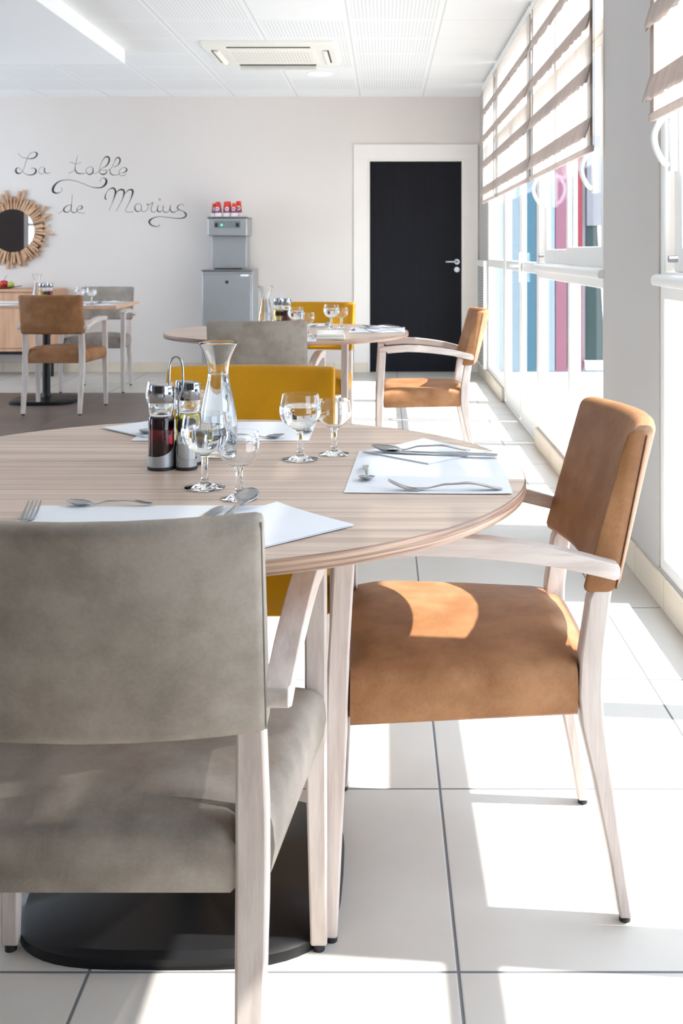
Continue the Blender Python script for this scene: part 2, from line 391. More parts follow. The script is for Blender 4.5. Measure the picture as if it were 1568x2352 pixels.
# generic window grid: frame bars in one mesh, every pane its own part
def glaze(name, y0, y1, cells, bars, sill=None, z0=0.11, z1=WIN_TOP, side=0.05):
    root = setting(name)
    xi, xo = 0.925, XO
    jit = lambda i, b: [(x + (.0002 * i if x > .951 else -.0002 * i), y, z + (.0001 * i if z > 1 else -.0001 * i)) for x, y, z in b[0]]
    y0 -= .004; y1 += .004; z0 -= .004
    fr = [box(xi, xo, y0, y0 + side, z0, z1), box(xi, xo, y1 - side, y1, z0, z1), box(xi, xo, y0, y1, z0, z0 + .045), box(xi, xo, y0, y1, z1 - .05, z1)]
    fr += [box(b[4] if len(b) > 4 else xi, b[5] if len(b) > 5 else xo, b[0], b[1], b[2], b[3]) for b in bars]
    mk('window_frame', join(*[(jit(i, b), b[1]) for i, b in enumerate(fr)]), M_['wframe'], root, 0.005)
    for c in cells:
        x = c[4] if len(c) > 4 else 0.953
        mk('glass_pane', box(x, x + .004, c[0], c[1], c[2], c[3]), M_['pane'], root)
    if sill:
        pr = [(0.905 + .012 * (1 - cos(a)), 1.062 + .014 * sin(a) + .014) for a in [R(v) for v in (-90, -45, 0, 45, 90)]]
        pr = [(.93, 1.05)] + [(0.897, 1.056), (.893, 1.066), (.893, 1.078), (.898, 1.088), (.908, 1.093)] + [(.95, 1.096), (.95, 1.05)]
        mk('window_sill', loft([[(x, y, z) for x, z in pr] for y in (y0, y1)]), M_['wframe'], root)
    return root
def bow_handle(y, parent, z=1.53, h=0.165, d=0.058, x=0.93):
    pts = crom([(x, y, z + h / 2), (x - d * .55, y, z + h * .42), (x - d, y, z + h * .15), (x - d * .98, y, z - h * .12), (x - d * .6, y, z - h * .40), (x - .012, y, z - h / 2)], 6)
    o = mk('window_handle', join(tube(pts, 0.0135, 8, 0.8), box(x - .012, x + .01, y - .016, y + .016, z - h * .62, z + h * .58)), M_['handle'], parent, 0.002)
    o['label'] = 'white bow-shaped pull handle'
MR = (1.01, 1.06)
# far single pane
glaze('window_1', 8.41, 9.69, [(8.46, 9.64, .155, 1.03), (8.46, 9.64, 1.10, 2.10), (8.46, 9.64, 2.15, 2.55)],
      [(8.41, 9.69, 1.03, 1.10), (8.41, 9.69, 2.10, 2.15), (9.2, 9.24, 1.10, 2.10)])
# double glazed door in the window wall
d1 = setting('door_1')
L = []
for a, b_ in ((6.62, 7.44), (7.46, 8.34)):
    L += [box(.935, .966, a, a + .05, .02, 2.08), box(.935, .966, b_ - .05, b_, .02, 2.08), box(.935, .966, a, b_, .02, .19), box(.935, .966, a, b_, 1.03, 1.10), box(.935, .966, a, b_, 2.02, 2.08)]
mk('door_leaf', join(*[([(x + (.0004 * i if x > .955 else -.0004 * i), y, z) for x, y, z in b[0]], b[1]) for i, b in enumerate(L)]), M_['wframe'], d1, 0.005)
mk('door_frame', join(box(.925, XO, 6.55, 6.61, 0, WIN_TOP), box(.925, XO, 8.35, 8.41, 0, WIN_TOP), box(.925, XO, 6.55, 8.41, 2.09, 2.15), box(.925, XO, 6.55, 8.41, 2.55, WIN_TOP), box(.925, XO, 6.55, 8.41, 0, .02)), M_['wframe'], d1, .004)
for a, b_ in ((6.67, 7.39), (7.51, 8.29)):
    mk('glass_pane', box(.950, .954, a, b_, .19, 1.03), M_['pane'], d1); mk('glass_pane', box(.950, .954, a, b_, 1.10, 2.02), M_['pane'], d1)
mk('glass_pane', box(.950, .954, 6.61, 8.35, 2.15, 2.55), M_['pane'], d1)
mk('door_handle', join(box(.915, .93, 7.385, 7.425, .96, 1.16), tube([(.92, 7.405, 1.07), (.88, 7.405, 1.07), (.872, 7.44, 1.07), (.872, 7.54, 1.068)], .009, 8)), M_['handle'], d1, .002)
# sliding window beyond the pillar
def sliding(name, y0, ym, y1, low, handles, lw=.055):
    m = (y0 + y1) / 2
    bars = [(y0, y1, 1.01, 1.06), (y0, y1, 1.06, 1.10, .925, XO), (y0, y1, 2.10, 2.16), (low, low + lw, .155, 1.01)]
    # near sash stands in front of the far one
    a, b_ = y0 + .05, ym + .04
    bars += [(a, b_, 1.10, 1.19, .929, .949), (a, b_, 2.05, 2.10, .929, .949), (a, a + .05, 1.10, 2.10, .929, .949), (b_ - .05, b_, 1.10, 2.10, .929, .949)]
    c, d = ym - .01, y1 - .05
    bars += [(c, d, 1.10, 1.18, .954, .974), (c, d, 2.05, 2.10, .954, .974), (c, c + .05, 1.10, 2.10, .954, .974), (d - .09, d, 1.10, 2.10, .954, .974)]
    bars += [(ym, ym + .05, 2.15, 2.55)]
    cells = [(y0 + .05, low, .155, 1.01), (low + lw, y1 - .05, .155, 1.01), (a + .05, b_ - .05, 1.19, 2.05, .937), (c + .05, d - .09, 1.18, 2.05, .962), (y0 + .05, ym, 2.16, 2.55), (ym + .05, y1 - .05, 2.16, 2.55)]
    r = glaze(name, y0, y1, cells, bars, True)
    for hy in handles: bow_handle(hy, r)
    lt = mk('sash_latch', xf(cyl(.011, 0, .028, n=14), (.935, y1 - .17, 1.145), ry=-pi / 2), M_['steel'], r); lt['label'] = 'small metal sash latch'
    return r
sliding('window_2', 4.555, 5.50, 6.55, 5.42, (4.80, 6.35))
sliding('window_3', 1.785, 2.69, 3.636, 2.69, (3.50,), .085)
r = glaze('window_4', .55, 1.785, [(.60, 1.70, .155, 1.01), (.60, 1.70, 1.07, 2.10), (.60, 1.70, 2.16, 2.55)],
          [(.55, 1.785, 1.01, 1.07), (.55, 1.785, 2.10, 2.16), (1.70, 1.785, .11, 2.55)], False)
# glazing of the left side of the room, out of view
r = setting('window_5')
mk('window_frame', join(*[box(XL - .12, XL - .05, y, y + .06, .5, 2.45) for y in (0.9, 1.73, 2.56)], box(XL - .12, XL - .05, .9, 2.62, .5, .56), box(XL - .12, XL - .05, .9, 2.62, 2.39, 2.45), box(XL - .12, XL - .05, .9, 2.62, 1.6, 1.65)), M_['wframe'], r)
for a, b_ in ((.96, 1.73), (1.79, 2.56)): mk('glass_pane', box(XL - .09, XL - .085, a, b_, .56, 2.39), M_['pane'], r)
r = setting('added_window')  # unseen window, added so daylight reaches the back of the room
mk('window_frame', join(*[box(XL - .12, XL - .05, y, y + .06, .3, 2.55) for y in (5.0, 6.5, 8.0, 9.54)], box(XL - .12, XL - .05, 5.0, 9.6, .3, .36), box(XL - .12, XL - .05, 5.0, 9.6, 2.49, 2.55)), M_['wframe'], r)
for a, b_ in ((5.06, 6.5), (6.56, 8.0), (8.06, 9.54)): mk('glass_pane', box(XL - .09, XL - .085, a, b_, .36, 2.49), M_['pane'], r)
d3 = setting('door_3')
mk('door_leaf', box(XL, XL + .04, 2.98, 4.75, 0.02, 2.5), plain('dark_brown_veneer', srgb(52, 38, 36), .5), d3, .004)
mk('door_handle', tube([(XL + .04, 3.2, 1.05), (XL + .09, 3.2, 1.05), (XL + .09, 3.32, 1.05)], .009, 8), M_['steel'], d3)
# portals for the sky light
portal((XO + .02, 8.1, 1.35), (0, R(90), 0), 2.5, 3.1); portal((XO + .02, 5.55, 1.35), (0, R(90), 0), 2.5, 2.0)
portal((XO + .02, 2.09, 1.35), (0, R(90), 0), 2.5, 3.1)
portal((XL - .14, 1.76, 1.47), (0, R(-90), 0), 1.95, 1.72); portal((XL - .14, 7.3, 1.42), (0, R(-90), 0), 2.25, 4.6)

# black door in the back wall
d2 = setting('door_2')
dk = wood('black_stained_oak', [(0.3, srgb(11, 11, 15)), (0.5, srgb(16, 16, 22)), (0.75, srgb(25, 25, 33))], (90, 90, 1.5), (300, 300, 4), 0.6, .3, .2)
mk('door_leaf', box(-0.143, 0.746, YB + .02, YB + .06, 0.002, 2.04), dk, d2, .001)
y0 = YB - .022
cas = join(box(-.299, -.165, y0, YB, 0, 2.062), box(.768, .902, y0, YB, 0, 2.062), box(-.299, .902, y0, YB, 2.062, 2.203),
           box(-.165, -.143, YB - .012, YB + .1, 0, 2.062), box(.746, .768, YB - .012, YB + .1, 0, 2.062), box(-.143, .746, YB - .012, YB + .1, 2.04, 2.062))
mk('door_frame', cas, M_['casing'], d2, .002)
lv = join(xf(cyl(.027, 0, .009), (.70, YB + .02, 1.068), rx=pi / 2), tube([(.70, YB + .015, 1.068), (.70, YB - .03, 1.068), (.692, YB - .042, 1.068), (.675, YB - .045, 1.068), (.588, YB - .045, 1.068)], .0095, 10))
mk('door_handle', lv, M_['steel'], d2)
mk('lock_rosette', join(xf(cyl(.026, 0, .008), (.70, YB + .02, .992), rx=pi / 2), xf(cyl(.009, 0, .012), (.70, YB + .02, .992), rx=pi / 2)), M_['steel'], d2)

# perforated radiator grille in the corner
gt = thing('radiator_grille', 'narrow perforated metal radiator grille in the corner beside the black door', 'radiator', (0, 0, 0))
mk('grille_casing', join(box(.884, XW, 9.70, 10.42, .11, .125), box(.882, XW, 9.70, 10.42, 1.03, 1.085), box(.884, XW, 9.70, 9.725, .125, 1.03), box(.884, XW, 10.40, 10.42, .125, 1.03)), M_['wframe'], gt, .002)
def perf():
    m, nt, b = newmat('perforated_sheet'); x, y, z = xyz(nt)
    a = MT(nt, 'LESS_THAN', MT(nt, 'FRACT', MT(nt, 'MULTIPLY', MT(nt, 'ADD', z, MT(nt, 'MULTIPLY', MT(nt, 'FLOOR', MT(nt, 'MULTIPLY', y, 6.0)), .011)), 42)), .62)
    c = MT(nt, 'LESS_THAN', MT(nt, 'FRACT', MT(nt, 'MULTIPLY', y, 6.0)), .68)
    nt.links.new(mixc(nt, MT(nt, 'MULTIPLY', a, c), srgb(214, 210, 204), srgb(70, 66, 62)), b.inputs['Base Color']); b.inputs['Roughness'].default_value = .5
    return m
mk('perforated_panel', box(.892, .90, 9.725, 10.40, .125, 1.03), perf(), gt)

# ------------------------------------------------------------------ outside
struct('ground_courtyard', box(XO, 16, -12, 10.6, -.14, -.02), plain('pale_paving', srgb(205, 203, 198), .8, vary=.05, vs=3))
fac = setting('wall_courtyard')
YF = 10.62
def fpanel(name, x0, x1, z0, z1, c, y=YF, d=.2): return mk(name, box(x0, x1, y, y + d, z0, z1), plain('facade_' + name, c, .7, vary=.02), fac)
fpanel('facade_wall', XW + .06, 14, -.02, 5.0, srgb(150, 153, 158), YF + .04, .2)
for x0, x1, c in ((.985, 1.20, (124, 134, 140)), (1.20, 1.30, (112, 125, 133)), (1.30, 1.385, (104, 124, 134)), (1.387, 1.475, (48, 84, 100)), (1.50, 1.66, (118, 130, 138)), (1.668, 1.775, (116, 72, 86)), (1.80, 1.85, (118, 128, 138)), (1.86, 1.93, (112, 30, 40)), (2.52, 2.62, (98, 26, 36)), (2.70, 3.2, (104, 114, 124))):
    fpanel('facade_panel', x0, x1, 0, 4.6, srgb(*c), YF - .04, .08)
fpanel('facade_opening', 1.975, 2.50, .10, 2.3, (.012, .03, .028), YF + .01, .03)
mk('facade_shutter', box(1.975, 2.50, YF - .02, YF + .01, 1.42, 2.3), plain('roller_shutter', srgb(104, 102, 108), .6), fac)
mk('facade_sill', box(1.95, 2.52, YF - .12, YF + .02, .02, .10), M_['wframe'], fac)
V = []
for i in range(14):
    t = i / 13; V.append([(2.16 + .5 * t * .55, YF - .005 + .012 * (i % 2), .12), (2.05 + .42 * t, YF - .005 + .012 * (i % 2), 1.9)])
vv = [p for q in V for p in q]
mk('facade_curtain', (vv, [(2 * i, 2 * i + 2, 2 * i + 3, 2 * i + 1) for i in range(13)]), M_['cloth'], fac, solid=.002)

# ------------------------------------------------------------------ roman blinds
def blind(y0, y1, label, x=0.868):
    t = thing('roman_blind', label, 'blind', (0, 0, 0), 0, None)
    ztop, zb = 2.60, 1.592
    NY = max(12, int((y1 - y0) / 0.03))
    def sheet(zs, xs, wob, thick, m, nm, ph=0.0, wz=0.0):
        V, F = [], []
        for i in range(NY + 1):
            y = y0 + (y1 - y0) * i / NY
            for k, (z, xx) in enumerate(zip(zs, xs)):
                a = wob[k] * (sin(y * 37 + ph) * .6 + sin(y * 71 + 2 * ph + 1) * .4)
                dz = wz * (k == len(zs) - 1) * (sin(y * 23 + ph) * .5 + sin(y * 61 + ph * 3) * .5)
                V.append((x + xx + a, y, z + dz))
        n = len(zs)
        for i in range(NY):
            for k in range(n - 1): F.append((i * n + k, (i + 1) * n + k, (i + 1) * n + k + 1, i * n + k + 1))
        return mk(nm, (V, F), m, t, ang=80)
    nz = 12
    sheet([ztop - (ztop - zb - .02) * k / nz for k in range(nz + 1)], [0.0] * (nz + 1), [.0015] * (nz + 1), 0, M_['sheer'], 'blind_fabric')
    for j in range(4):
        zf = 1.649 + .227 * j + (.0 if j < 3 else .0)
        sheet([zf + .085, zf + .06, zf + .03, zf], [-.004, -.012, -.022, -.030 - .004 * (j == 3)], [.0005, .002, .004, .005], 0, M_['linen'], 'blind_fold', 1.7 * j + y0, .007)
        sheet([zf + .088, zf + .06, zf + .03, zf + .004], [-.002, -.006, -.012, -.020], [.0005, .002, .003, .004], 0, M_['linen'], 'blind_fold', 1.1 * j + y0 + 2, .006)
    # broad selvedges and hem
    for a, b_ in ((y0 - .002, y0 + .045), (y1 - .045, y1 + .002)):
        mk('side_hem', box(x + .003, x + .0045, a, b_, zb + .02, ztop), M_['linen'], t)
    mk('hem_bar', join(box(x - .007, x + .009, y0 - .004, y1 + .004, zb - .004, zb + .024)), M_['linen'], t, .004)
    mk('head_rail', box(x - .006, x + .03, y0, y1, ztop - .01, ztop + .035), M_['wframe'], t, .003)
    for y in (y0 + .01, y1 - .01): mk('pull_cord', tube([(x + .012, y, zb), (x + .012, y, ztop)], .0015, 6), M_['handle'], t)
    return t
blind(8.62, 9.62, 'linen roman blind farthest away, beside the black door corner')
blind(6.47, 8.55, 'linen roman blind hanging above the glazed double door, between two other blinds')
blind(4.55, 6.40, 'large linen roman blind hanging just beyond the pale pillar')
blind(1.72, 3.52, 'nearest linen roman blind, on the near side of the pale pillar', x=.862)
blind(.60, 1.716, 'linen roman blind over the window closest to the viewer, outside the picture at the right', x=.862)

# ------------------------------------------------------------------ ceiling fittings
ac = thing('ceiling_cassette', 'ivory square air conditioning cassette set in the white tiled ceiling', 'air conditioner', (-.835, 8.15, ZC))
def sq(hx, hy, z, r=.03, bow=0):
    return [(x * (1), y, z) for x, y in rrect(0, 0, hx, hy, r, 4)]
mk('cassette_panel', loft([sq(.485, .45, 0), sq(.485, .45, -.012), sq(.47, .435, -.03), sq(.36, .33, -.036)]), M_['acwhite'], ac, ang=30)
mk('intake_grille', loft([sq(.33, .27, -.034, .02), sq(.325, .265, -.042, .02)]), M_['acwhite'], ac)
def holes():
    m, nt, b = newmat('slotted_grille'); x, y, z = xyz(nt)
    a = MT(nt, 'LESS_THAN', MT(nt, 'FRACT', MT(nt, 'MULTIPLY', x, 42)), .45); c = MT(nt, 'LESS_THAN', MT(nt, 'FRACT', MT(nt, 'MULTIPLY', y, 18)), .8)
    e = MT(nt, 'MULTIPLY', MT(nt, 'LESS_THAN', MT(nt, 'ABSOLUTE', x), .29), MT(nt, 'LESS_THAN', MT(nt, 'ABSOLUTE', y), .22))
    nt.links.new(mixc(nt, MT(nt, 'MULTIPLY', MT(nt, 'MULTIPLY', a, c), e), srgb(247, 244, 236), srgb(222, 216, 203)), b.inputs['Base Color']); return m
ac.children[-1].data.materials[0] = holes()
for k in range(2):
    s = -1 if k == 0 else 1
    mk('air_slot', xf(box(-.30, .30, -.022, .022, -.0385, -.034), (0, s * .355, 0)), M_['slot'], ac)
    mk('air_slot', xf(box(-.022, .022, -.25, .25, -.0385, -.034), (s * .405, 0, 0)), M_['slot'], ac)
mk('louver', xf(box(-.30, .30, -.006, .006, -.075, -.03), (0, .385, 0), rx=R(0)), M_['acwhite'], ac, .003)
mk('louver', xf(box(-.30, .30, -.018, .018, -.041, -.037), (0, -.345, 0)), M_['acwhite'], ac, .002)
for s in (-1, 1): mk('louver', xf(loft([[(a, y, -.03 - .028 * (1 - (a / .026) ** 2)) for a in (-.026, -.013, 0, .013, .026)] + [] for y in (-.25, .25)]), (s * .395, 0, 0)), M_['acwhite'], ac)
dl = thing('recessed_downlight', 'round lit recessed downlight in a plain white ceiling tile', 'light', (-.54, 9.12, ZC))
mk('light_rim', lathe([(.098, -.001), (.112, -.001), (.114, -.006), (.108, -.010), (.098, -.006)], 40, closed=True), M_['white'], dl)
mk('light_diffuser', cyl(.099, -.006, -.001, n=40), emit('lit_diffuser', (1, .97, .92), 3.0), dl)

# ------------------------------------------------------------------ lettering painted on the back wall
def stroke(pts, off, sc):
    P = crom([(off[0] + x / sc, off[1] + y / sc, max(w_, 3.7) / sc * .5 * 1.02) for x, y, w_ in pts], 7)
    k = YB / F_PX; V, F = [], []
    for i, (x, y, h) in enumerate(P):
        a, b_ = P[max(i - 1, 0)], P[min(i + 1, len(P) - 1)]
        tx, ty = b_[0] - a[0], b_[1] - a[1]; l = math.hypot(tx, ty) or 1; nx, ny = -ty / l * h, tx / l * h
        for sx, sy in ((x + nx, y + ny), (x - nx, y - ny)):
            V.append(((sx - 883) * k, YB - .0012, H_CAM - (sy - 577) * k))
    for i in range(len(P) - 1): F.append((2 * i, 2 * i + 1, 2 * i + 3, 2 * i + 2))
    return V, F
A, B = ((20, 335), 5.6), ((120, 420), 4.9)
WORDS = {
 'La': (A, [[(122,95,4),(150,130,4),(190,152,4),(240,162,6),(290,165,12),(335,150,15),(362,120,18),(362,95,18),(335,80,6),(295,90,4),(260,120,4),(238,160,4),(215,230,4),(195,290,4),(172,335,4),(140,355,12),(110,350,20),(92,325,22),(100,292,14),(125,282,5),(150,300,4),(185,335,4),(225,365,6),(265,375,10),(310,370,14),(345,345,20),(350,315,20),(335,292,10),(300,285,4),(278,290,3)],
  [(462,288,3),(440,270,3),(410,278,3),(388,315,4),(395,350,5),(420,362,5),(448,350,4),(462,305,4)],[(460,285,14),(462,320,12),(475,350,10),(500,355,6),(538,345,3)]]),
 'table': (A, [[(888,125,3),(870,190,4),(855,260,6),(858,315,12),(885,350,13),(930,358,9),(990,352,4)],[(785,218,3),(800,210,3),(840,228,4),(880,230,3),(933,210,3)],[(770,357,3),(810,335,3),(850,315,3)],
  [(1080,278,3),(1045,268,4),(1005,290,4),(992,325,5),(1010,355,8),(1045,368,11),(1075,350,13),(1085,320,12),(1080,278,6)],[(1080,320,8),(1090,350,4),(1120,355,4),(1150,338,3),(1172,310,3)],
  [(1250,312,4),(1172,310,3),(1175,270,4),(1195,210,4),(1225,160,8),(1262,138,16),(1290,155,19),(1292,195,18),(1270,240,14),(1240,268,8),(1205,285,3),(1172,312,4),(1168,340,6),(1200,366,13),(1240,360,13),(1262,335,8),(1250,318,4),(1275,314,4),(1300,302,3)],
  [(1305,340,8),(1302,305,4),(1335,260,3),(1360,200,4),(1385,160,9),(1410,150,14),(1432,175,16),(1425,215,13),(1395,255,6),(1345,275,3)],[(1302,300,4),(1305,345,9),(1330,372,10),(1370,376,5),(1415,368,3)],
  [(1415,352,3),(1450,350,3),(1490,340,10),(1518,315,16),(1510,290,11),(1480,278,4),(1440,300,4),(1418,340,4),(1425,372,4),(1455,385,4),(1490,378,4),(1515,358,3)]]),
 'flourish_a': (A, [[(668,538,3),(688,560,4),(665,595,5),(625,608,12),(585,600,24),(568,575,28),(575,535,27),(605,490,19),(650,458,12),(700,442,8),(760,438,6),(830,445,6),(900,465,5),(980,495,5),(1060,528,6),(1130,540,10),(1190,535,13),(1235,505,22),(1256,465,26),(1250,430,19),(1225,413,8),(1195,420,4),(1178,445,4),(1185,465,3)]]),
 'de': (B, [[(68,340,3),(110,322,3),(130,300,4)],[(212,248,4),(170,255,6),(135,285,11),(130,310,13),(150,330,10),(185,325,6),(212,290,4),(220,240,3)],[(225,130,3),(217,230,3),(210,290,5),(220,325,8),(250,335,8),(285,315,4),(278,300,3),(305,300,5),(330,290,11),(338,270,13),(325,258,6),(295,268,4),(275,300,4),(285,325,4),(320,340,4),(372,338,3)]]),
 'Marius': (B, [[(612,185,8),(598,180,12),(595,155,11),(610,110,5),(640,75,6),(680,58,14),(705,75,18),(712,110,18),(695,170,10),(670,240,4),(640,308,3)],[(708,130,4),(740,90,9),(775,75,16),(803,85,18),(808,115,15),(795,170,7),(760,240,4),(720,318,3)],[(808,130,4),(850,88,9),(885,75,15),(906,92,22),(900,135,15),(875,200,6),(840,270,4),(825,305,4),(840,328,4),(880,330,4),(915,322,3)],
  [(1003,250,3),(970,230,3),(935,255,6),(930,295,10),(955,322,9),(990,315,5),(1003,280,4),(1000,245,4),(1003,290,4),(1015,322,4),(1050,320,3),(1075,285,3),(1080,255,3),(1062,245,4),(1075,237,4),(1085,250,4),(1105,238,3),(1132,222,6),(1120,260,5),(1110,295,5),(1120,325,6),(1150,330,4),(1178,312,3)],
  [(1195,250,3),(1182,290,9),(1190,320,11),(1220,325,6),(1245,300,4),(1250,250,3)],[(1205,178,4),(1198,188,4),(1208,197,4),(1218,188,4),(1208,177,4)],[(1250,250,3),(1245,300,4),(1262,328,7),(1295,330,5),(1320,300,4),(1332,250,3)],[(1332,250,3),(1325,290,9),(1340,325,11),(1370,332,8),(1400,315,4),(1420,305,3)],
  [(1475,264,3),(1478,247,3),(1450,240,4),(1415,260,9),(1408,285,11),(1430,305,8),(1470,318,6),(1500,345,16),(1505,370,15),(1480,392,12),(1430,400,8),(1350,395,6),(1270,385,5),(1200,380,5),(1140,395,9),(1100,420,18),(1092,445,18),(1115,475,13),(1160,490,8),(1200,485,5),(1210,465,3)]]),
}
let = thing('wall_lettering', 'black handwritten lettering reading La table de Marius on the back wall', 'lettering')
for nm, ((off, sc), strokes) in WORDS.items():
    o = mk('flourish' if nm.startswith('fl') else 'painted_word', join(*[stroke(s, off, sc) for s in strokes]), M_['ink'], let)

# ------------------------------------------------------------------ sunburst mirror
def bk(px, py, y=YB): return ((px - 883) * y / F_PX, y, H_CAM - (py - 577) * y / F_PX)
cx, _, cz = bk(32, 530)
mir = thing('sunburst_mirror', 'round mirror framed by a sunburst of driftwood sticks on the back wall', 'mirror', (cx, YB - .002, cz))
mk('mirror_glass', xf(lathe([(0, 0), (.213, 0), (.213, .006), (0, .006)], 64), (0, -.034, 0), rx=pi / 2), plain('mirror_silver', (.86, .87, .88), 0.01, 1.0, vary=0), mir)
mk('backing_ring', xf(lathe([(0, 0), (.30, 0), (.30, .012), (0, .012)], 48), (0, -.001, 0), rx=pi / 2), M_['darkwood'], mir)
def stick(a, r0, r1, wd, y, th, tw):
    hw = wd / 2
    rings = []
    for k, q in enumerate((r0, r0 + (r1 - r0) * .5, r1)):
        b_ = (1 - .12 * (k == 2)) ; dx = .003 * sin(a * 13 + k)
        rings.append([(q, y - th / 2, -hw * b_ + dx), (q, y - th / 2 - .001, hw * b_ + dx), (q, y + th / 2, hw * b_ + dx), (q, y + th / 2, -hw * b_ + dx)])
    return xf(loft(rings), ry=a + tw)
N1, N2 = 40, 58
for i in range(N1):
    a = 2 * pi * i / N1 + random.uniform(-.04, .04)
    mk('driftwood_stick', stick(a, .20, random.choice([.33, .345, .36, .385, .40]) + random.uniform(-.012, .012), random.uniform(.02, .03), -.020, .012, random.uniform(-.03, .03)), M_['stick'], mir)
for i in range(N2):
    a = 2 * pi * i / N2 + random.uniform(-.02, .02)
    mk('driftwood_stick', stick(a, .208, random.uniform(.285, .335), random.uniform(.014, .024), -.036, .014, random.uniform(-.04, .04)), M_['stick'], mir)

# ------------------------------------------------------------------ sideboard, dish and fruit
sb = thing('sideboard', 'oak sideboard on thin black legs against the back wall under the sunburst mirror', 'sideboard', (-3.85, 10.29, 0))
mk('sideboard_body', join(box(-.78, .78, -.19, .19, .79, .815), box(-.78, -.755, -.19, .19, .235, .79), box(.755, .78, -.19, .19, .235, .79), box(-.78, .78, -.19, .19, .235, .26), box(-.755, .755, .17, .19, .26, .79), box(-.012, .012, -.17, .19, .26, .79)), M_['oak'], sb, .002)
for s in (-1, 1):
    dd = mk('sideboard_door', box(min(s * .016, s * .751), max(s * .016, s * .751), -.172, -.155, .264, .786), M_['oak'], sb, .002)
mk('base_frame', join(box(-.70, .76, -.17, -.145, .205, .235), box(-.70, .76, .14, .165, .205, .235)), M_['black'], sb)
for x in (-.70, .735):
    for y in (-.165, .15): mk('leg', box(x, x + .022, y, y + .022, 0, .205), M_['black'], sb)
tray = mk('wooden_dish', loft([[(p[0] * s_, p[1] * s_ * .5, z + .012 * abs(p[0] / .17) ** 2) for p in [( .13 * cos(2 * pi * j / 32) * (1 + .35 * max(0, cos(2 * pi * j / 32)) ** 6), .15 * sin(2 * pi * j / 32)) for j in range(32)]] for s_, z in ((.6, 0), (.95, .010), (1.0, .018), (.93, .017), (.6, .008), (.2, .006))]), M_['darkwood'], None, loc=(-3.60, 10.26, .8155))
tag(tray, 'shallow brown wooden dish holding fruit on the oak sideboard', 'dish')
def apple(r):
    pr = [(0, -.78 * r), (.3 * r, -.92 * r), (.7 * r, -.72 * r), (.98 * r, -.15 * r), (.97 * r, .3 * r), (.72 * r, .72 * r), (.35 * r, .86 * r), (.08 * r, .72 * r), (0, .66 * r)]
    return lathe(crom(pr, 4), 24)
rd = thing('red_fruit', 'round red fruit with a long stem on the wooden dish', 'fruit', (-3.60, 10.26, .8155 + .008 + .036))
mk('fruit_skin', apple(.040), plain('red_skin', srgb(196, 42, 40), .35, vary=.2, vs=40), rd)
mk('stem', tube([(0, 0, .026), (.006, 0, .05), (.03, 0, .082)], .002, 6), M_['seam'], rd)
gr = thing('green_apple', 'small yellow-green apple beside the red fruit on the wooden dish', 'fruit', (-3.53, 10.25, .8155 + .010 + .028))
mk('fruit_skin', apple(.032), plain('green_skin', srgb(170, 184, 84), .35, vary=.15, vs=40), gr)
mk('stem', tube([(0, 0, .02), (.002, 0, .032)], .002, 6), M_['seam'], gr)

# ------------------------------------------------------------------ water dispenser and paper cups
wd = thing('water_dispenser', 'tall stainless steel water dispenser standing against the back wall', 'water dispenser', (-1.455, 10.2, 0))
mk('cabinet', box(-.235, .235, -.17, .27, 0.02, .985), M_['brushed'], wd, .006)
mk('cabinet_door', box(-.225, .22, -.185, -.17, .05, .955), M_['brushed'], wd, .004)
mk('cabinet_top', box(-.24, .24, -.19, .27, .985, 1.0), M_['steel'], wd, .004)
mk('dispenser_column', box(-.16, .165, -.06, .20, 1.0, 1.312), M_['brushed'], wd, .006)
mk('dispenser_head', box(-.185, .185, -.16, .20, 1.312, 1.476), M_['brushed'], wd, .012, seg=3)
mk('head_lid', box(-.188, .188, -.163, .20, 1.476, 1.49), M_['steel'], wd, .004)
mk('control_panel', box(-.12, .12, -.1625, -.16, 1.385, 1.452), plain('grey_label', srgb(120, 128, 130), .4), wd)
for x in (-.102, .094): mk('push_button', box(x - .014, x + .014, -.167, -.162, 1.395, 1.431), M_['slot'], wd, .001)
mk('indicator_light', xf(cyl(.008, 0, .003, n=12), (-.053, -.1625, 1.413), rx=pi / 2), emit('green_led', (.05, .9, .4), 3.0), wd)
mk('door_lock', xf(cyl(.015, 0, .006, n=16), (.0, -.185, .885), rx=pi / 2), M_['slot'], wd)
mk('name_plate', box(.125, .20, -.189, -.185, .938, .955), M_['white'], wd, .002)
mk('drip_tray', box(-.12, .12, -.16, -.06, 1.0, 1.012), M_['slot'], wd)
mk('dispenser_foot', join(*[xf(cyl(.02, 0, .02, n=12), (x, y, 0)) for x in (-.2, .2) for y in (-.14, .23)]), M_['rubber'], wd)
def cup_mat():
    m, nt, b = newmat('printed_cup'); x, y, z = xyz(nt)
    c = ramp(nt, MT(nt, 'DIVIDE', z, .125), [(0.0, srgb(232, 226, 228)), (.27, srgb(232, 226, 228)), (.28, srgb(150, 82, 112)), (.50, srgb(126, 40, 70)), (.70, srgb(196, 36, 34)), (.9, srgb(226, 62, 34))])
    nt.links.new(c, b.inputs['Base Color']); b.inputs['Roughness'].default_value = .55; return m
M_['cup'] = cup_mat(); M_['emb'] = plain('cup_emblem', srgb(238, 232, 236), .6); M_['emb2'] = plain('cup_emblem_ring', srgb(132, 112, 128), .6)
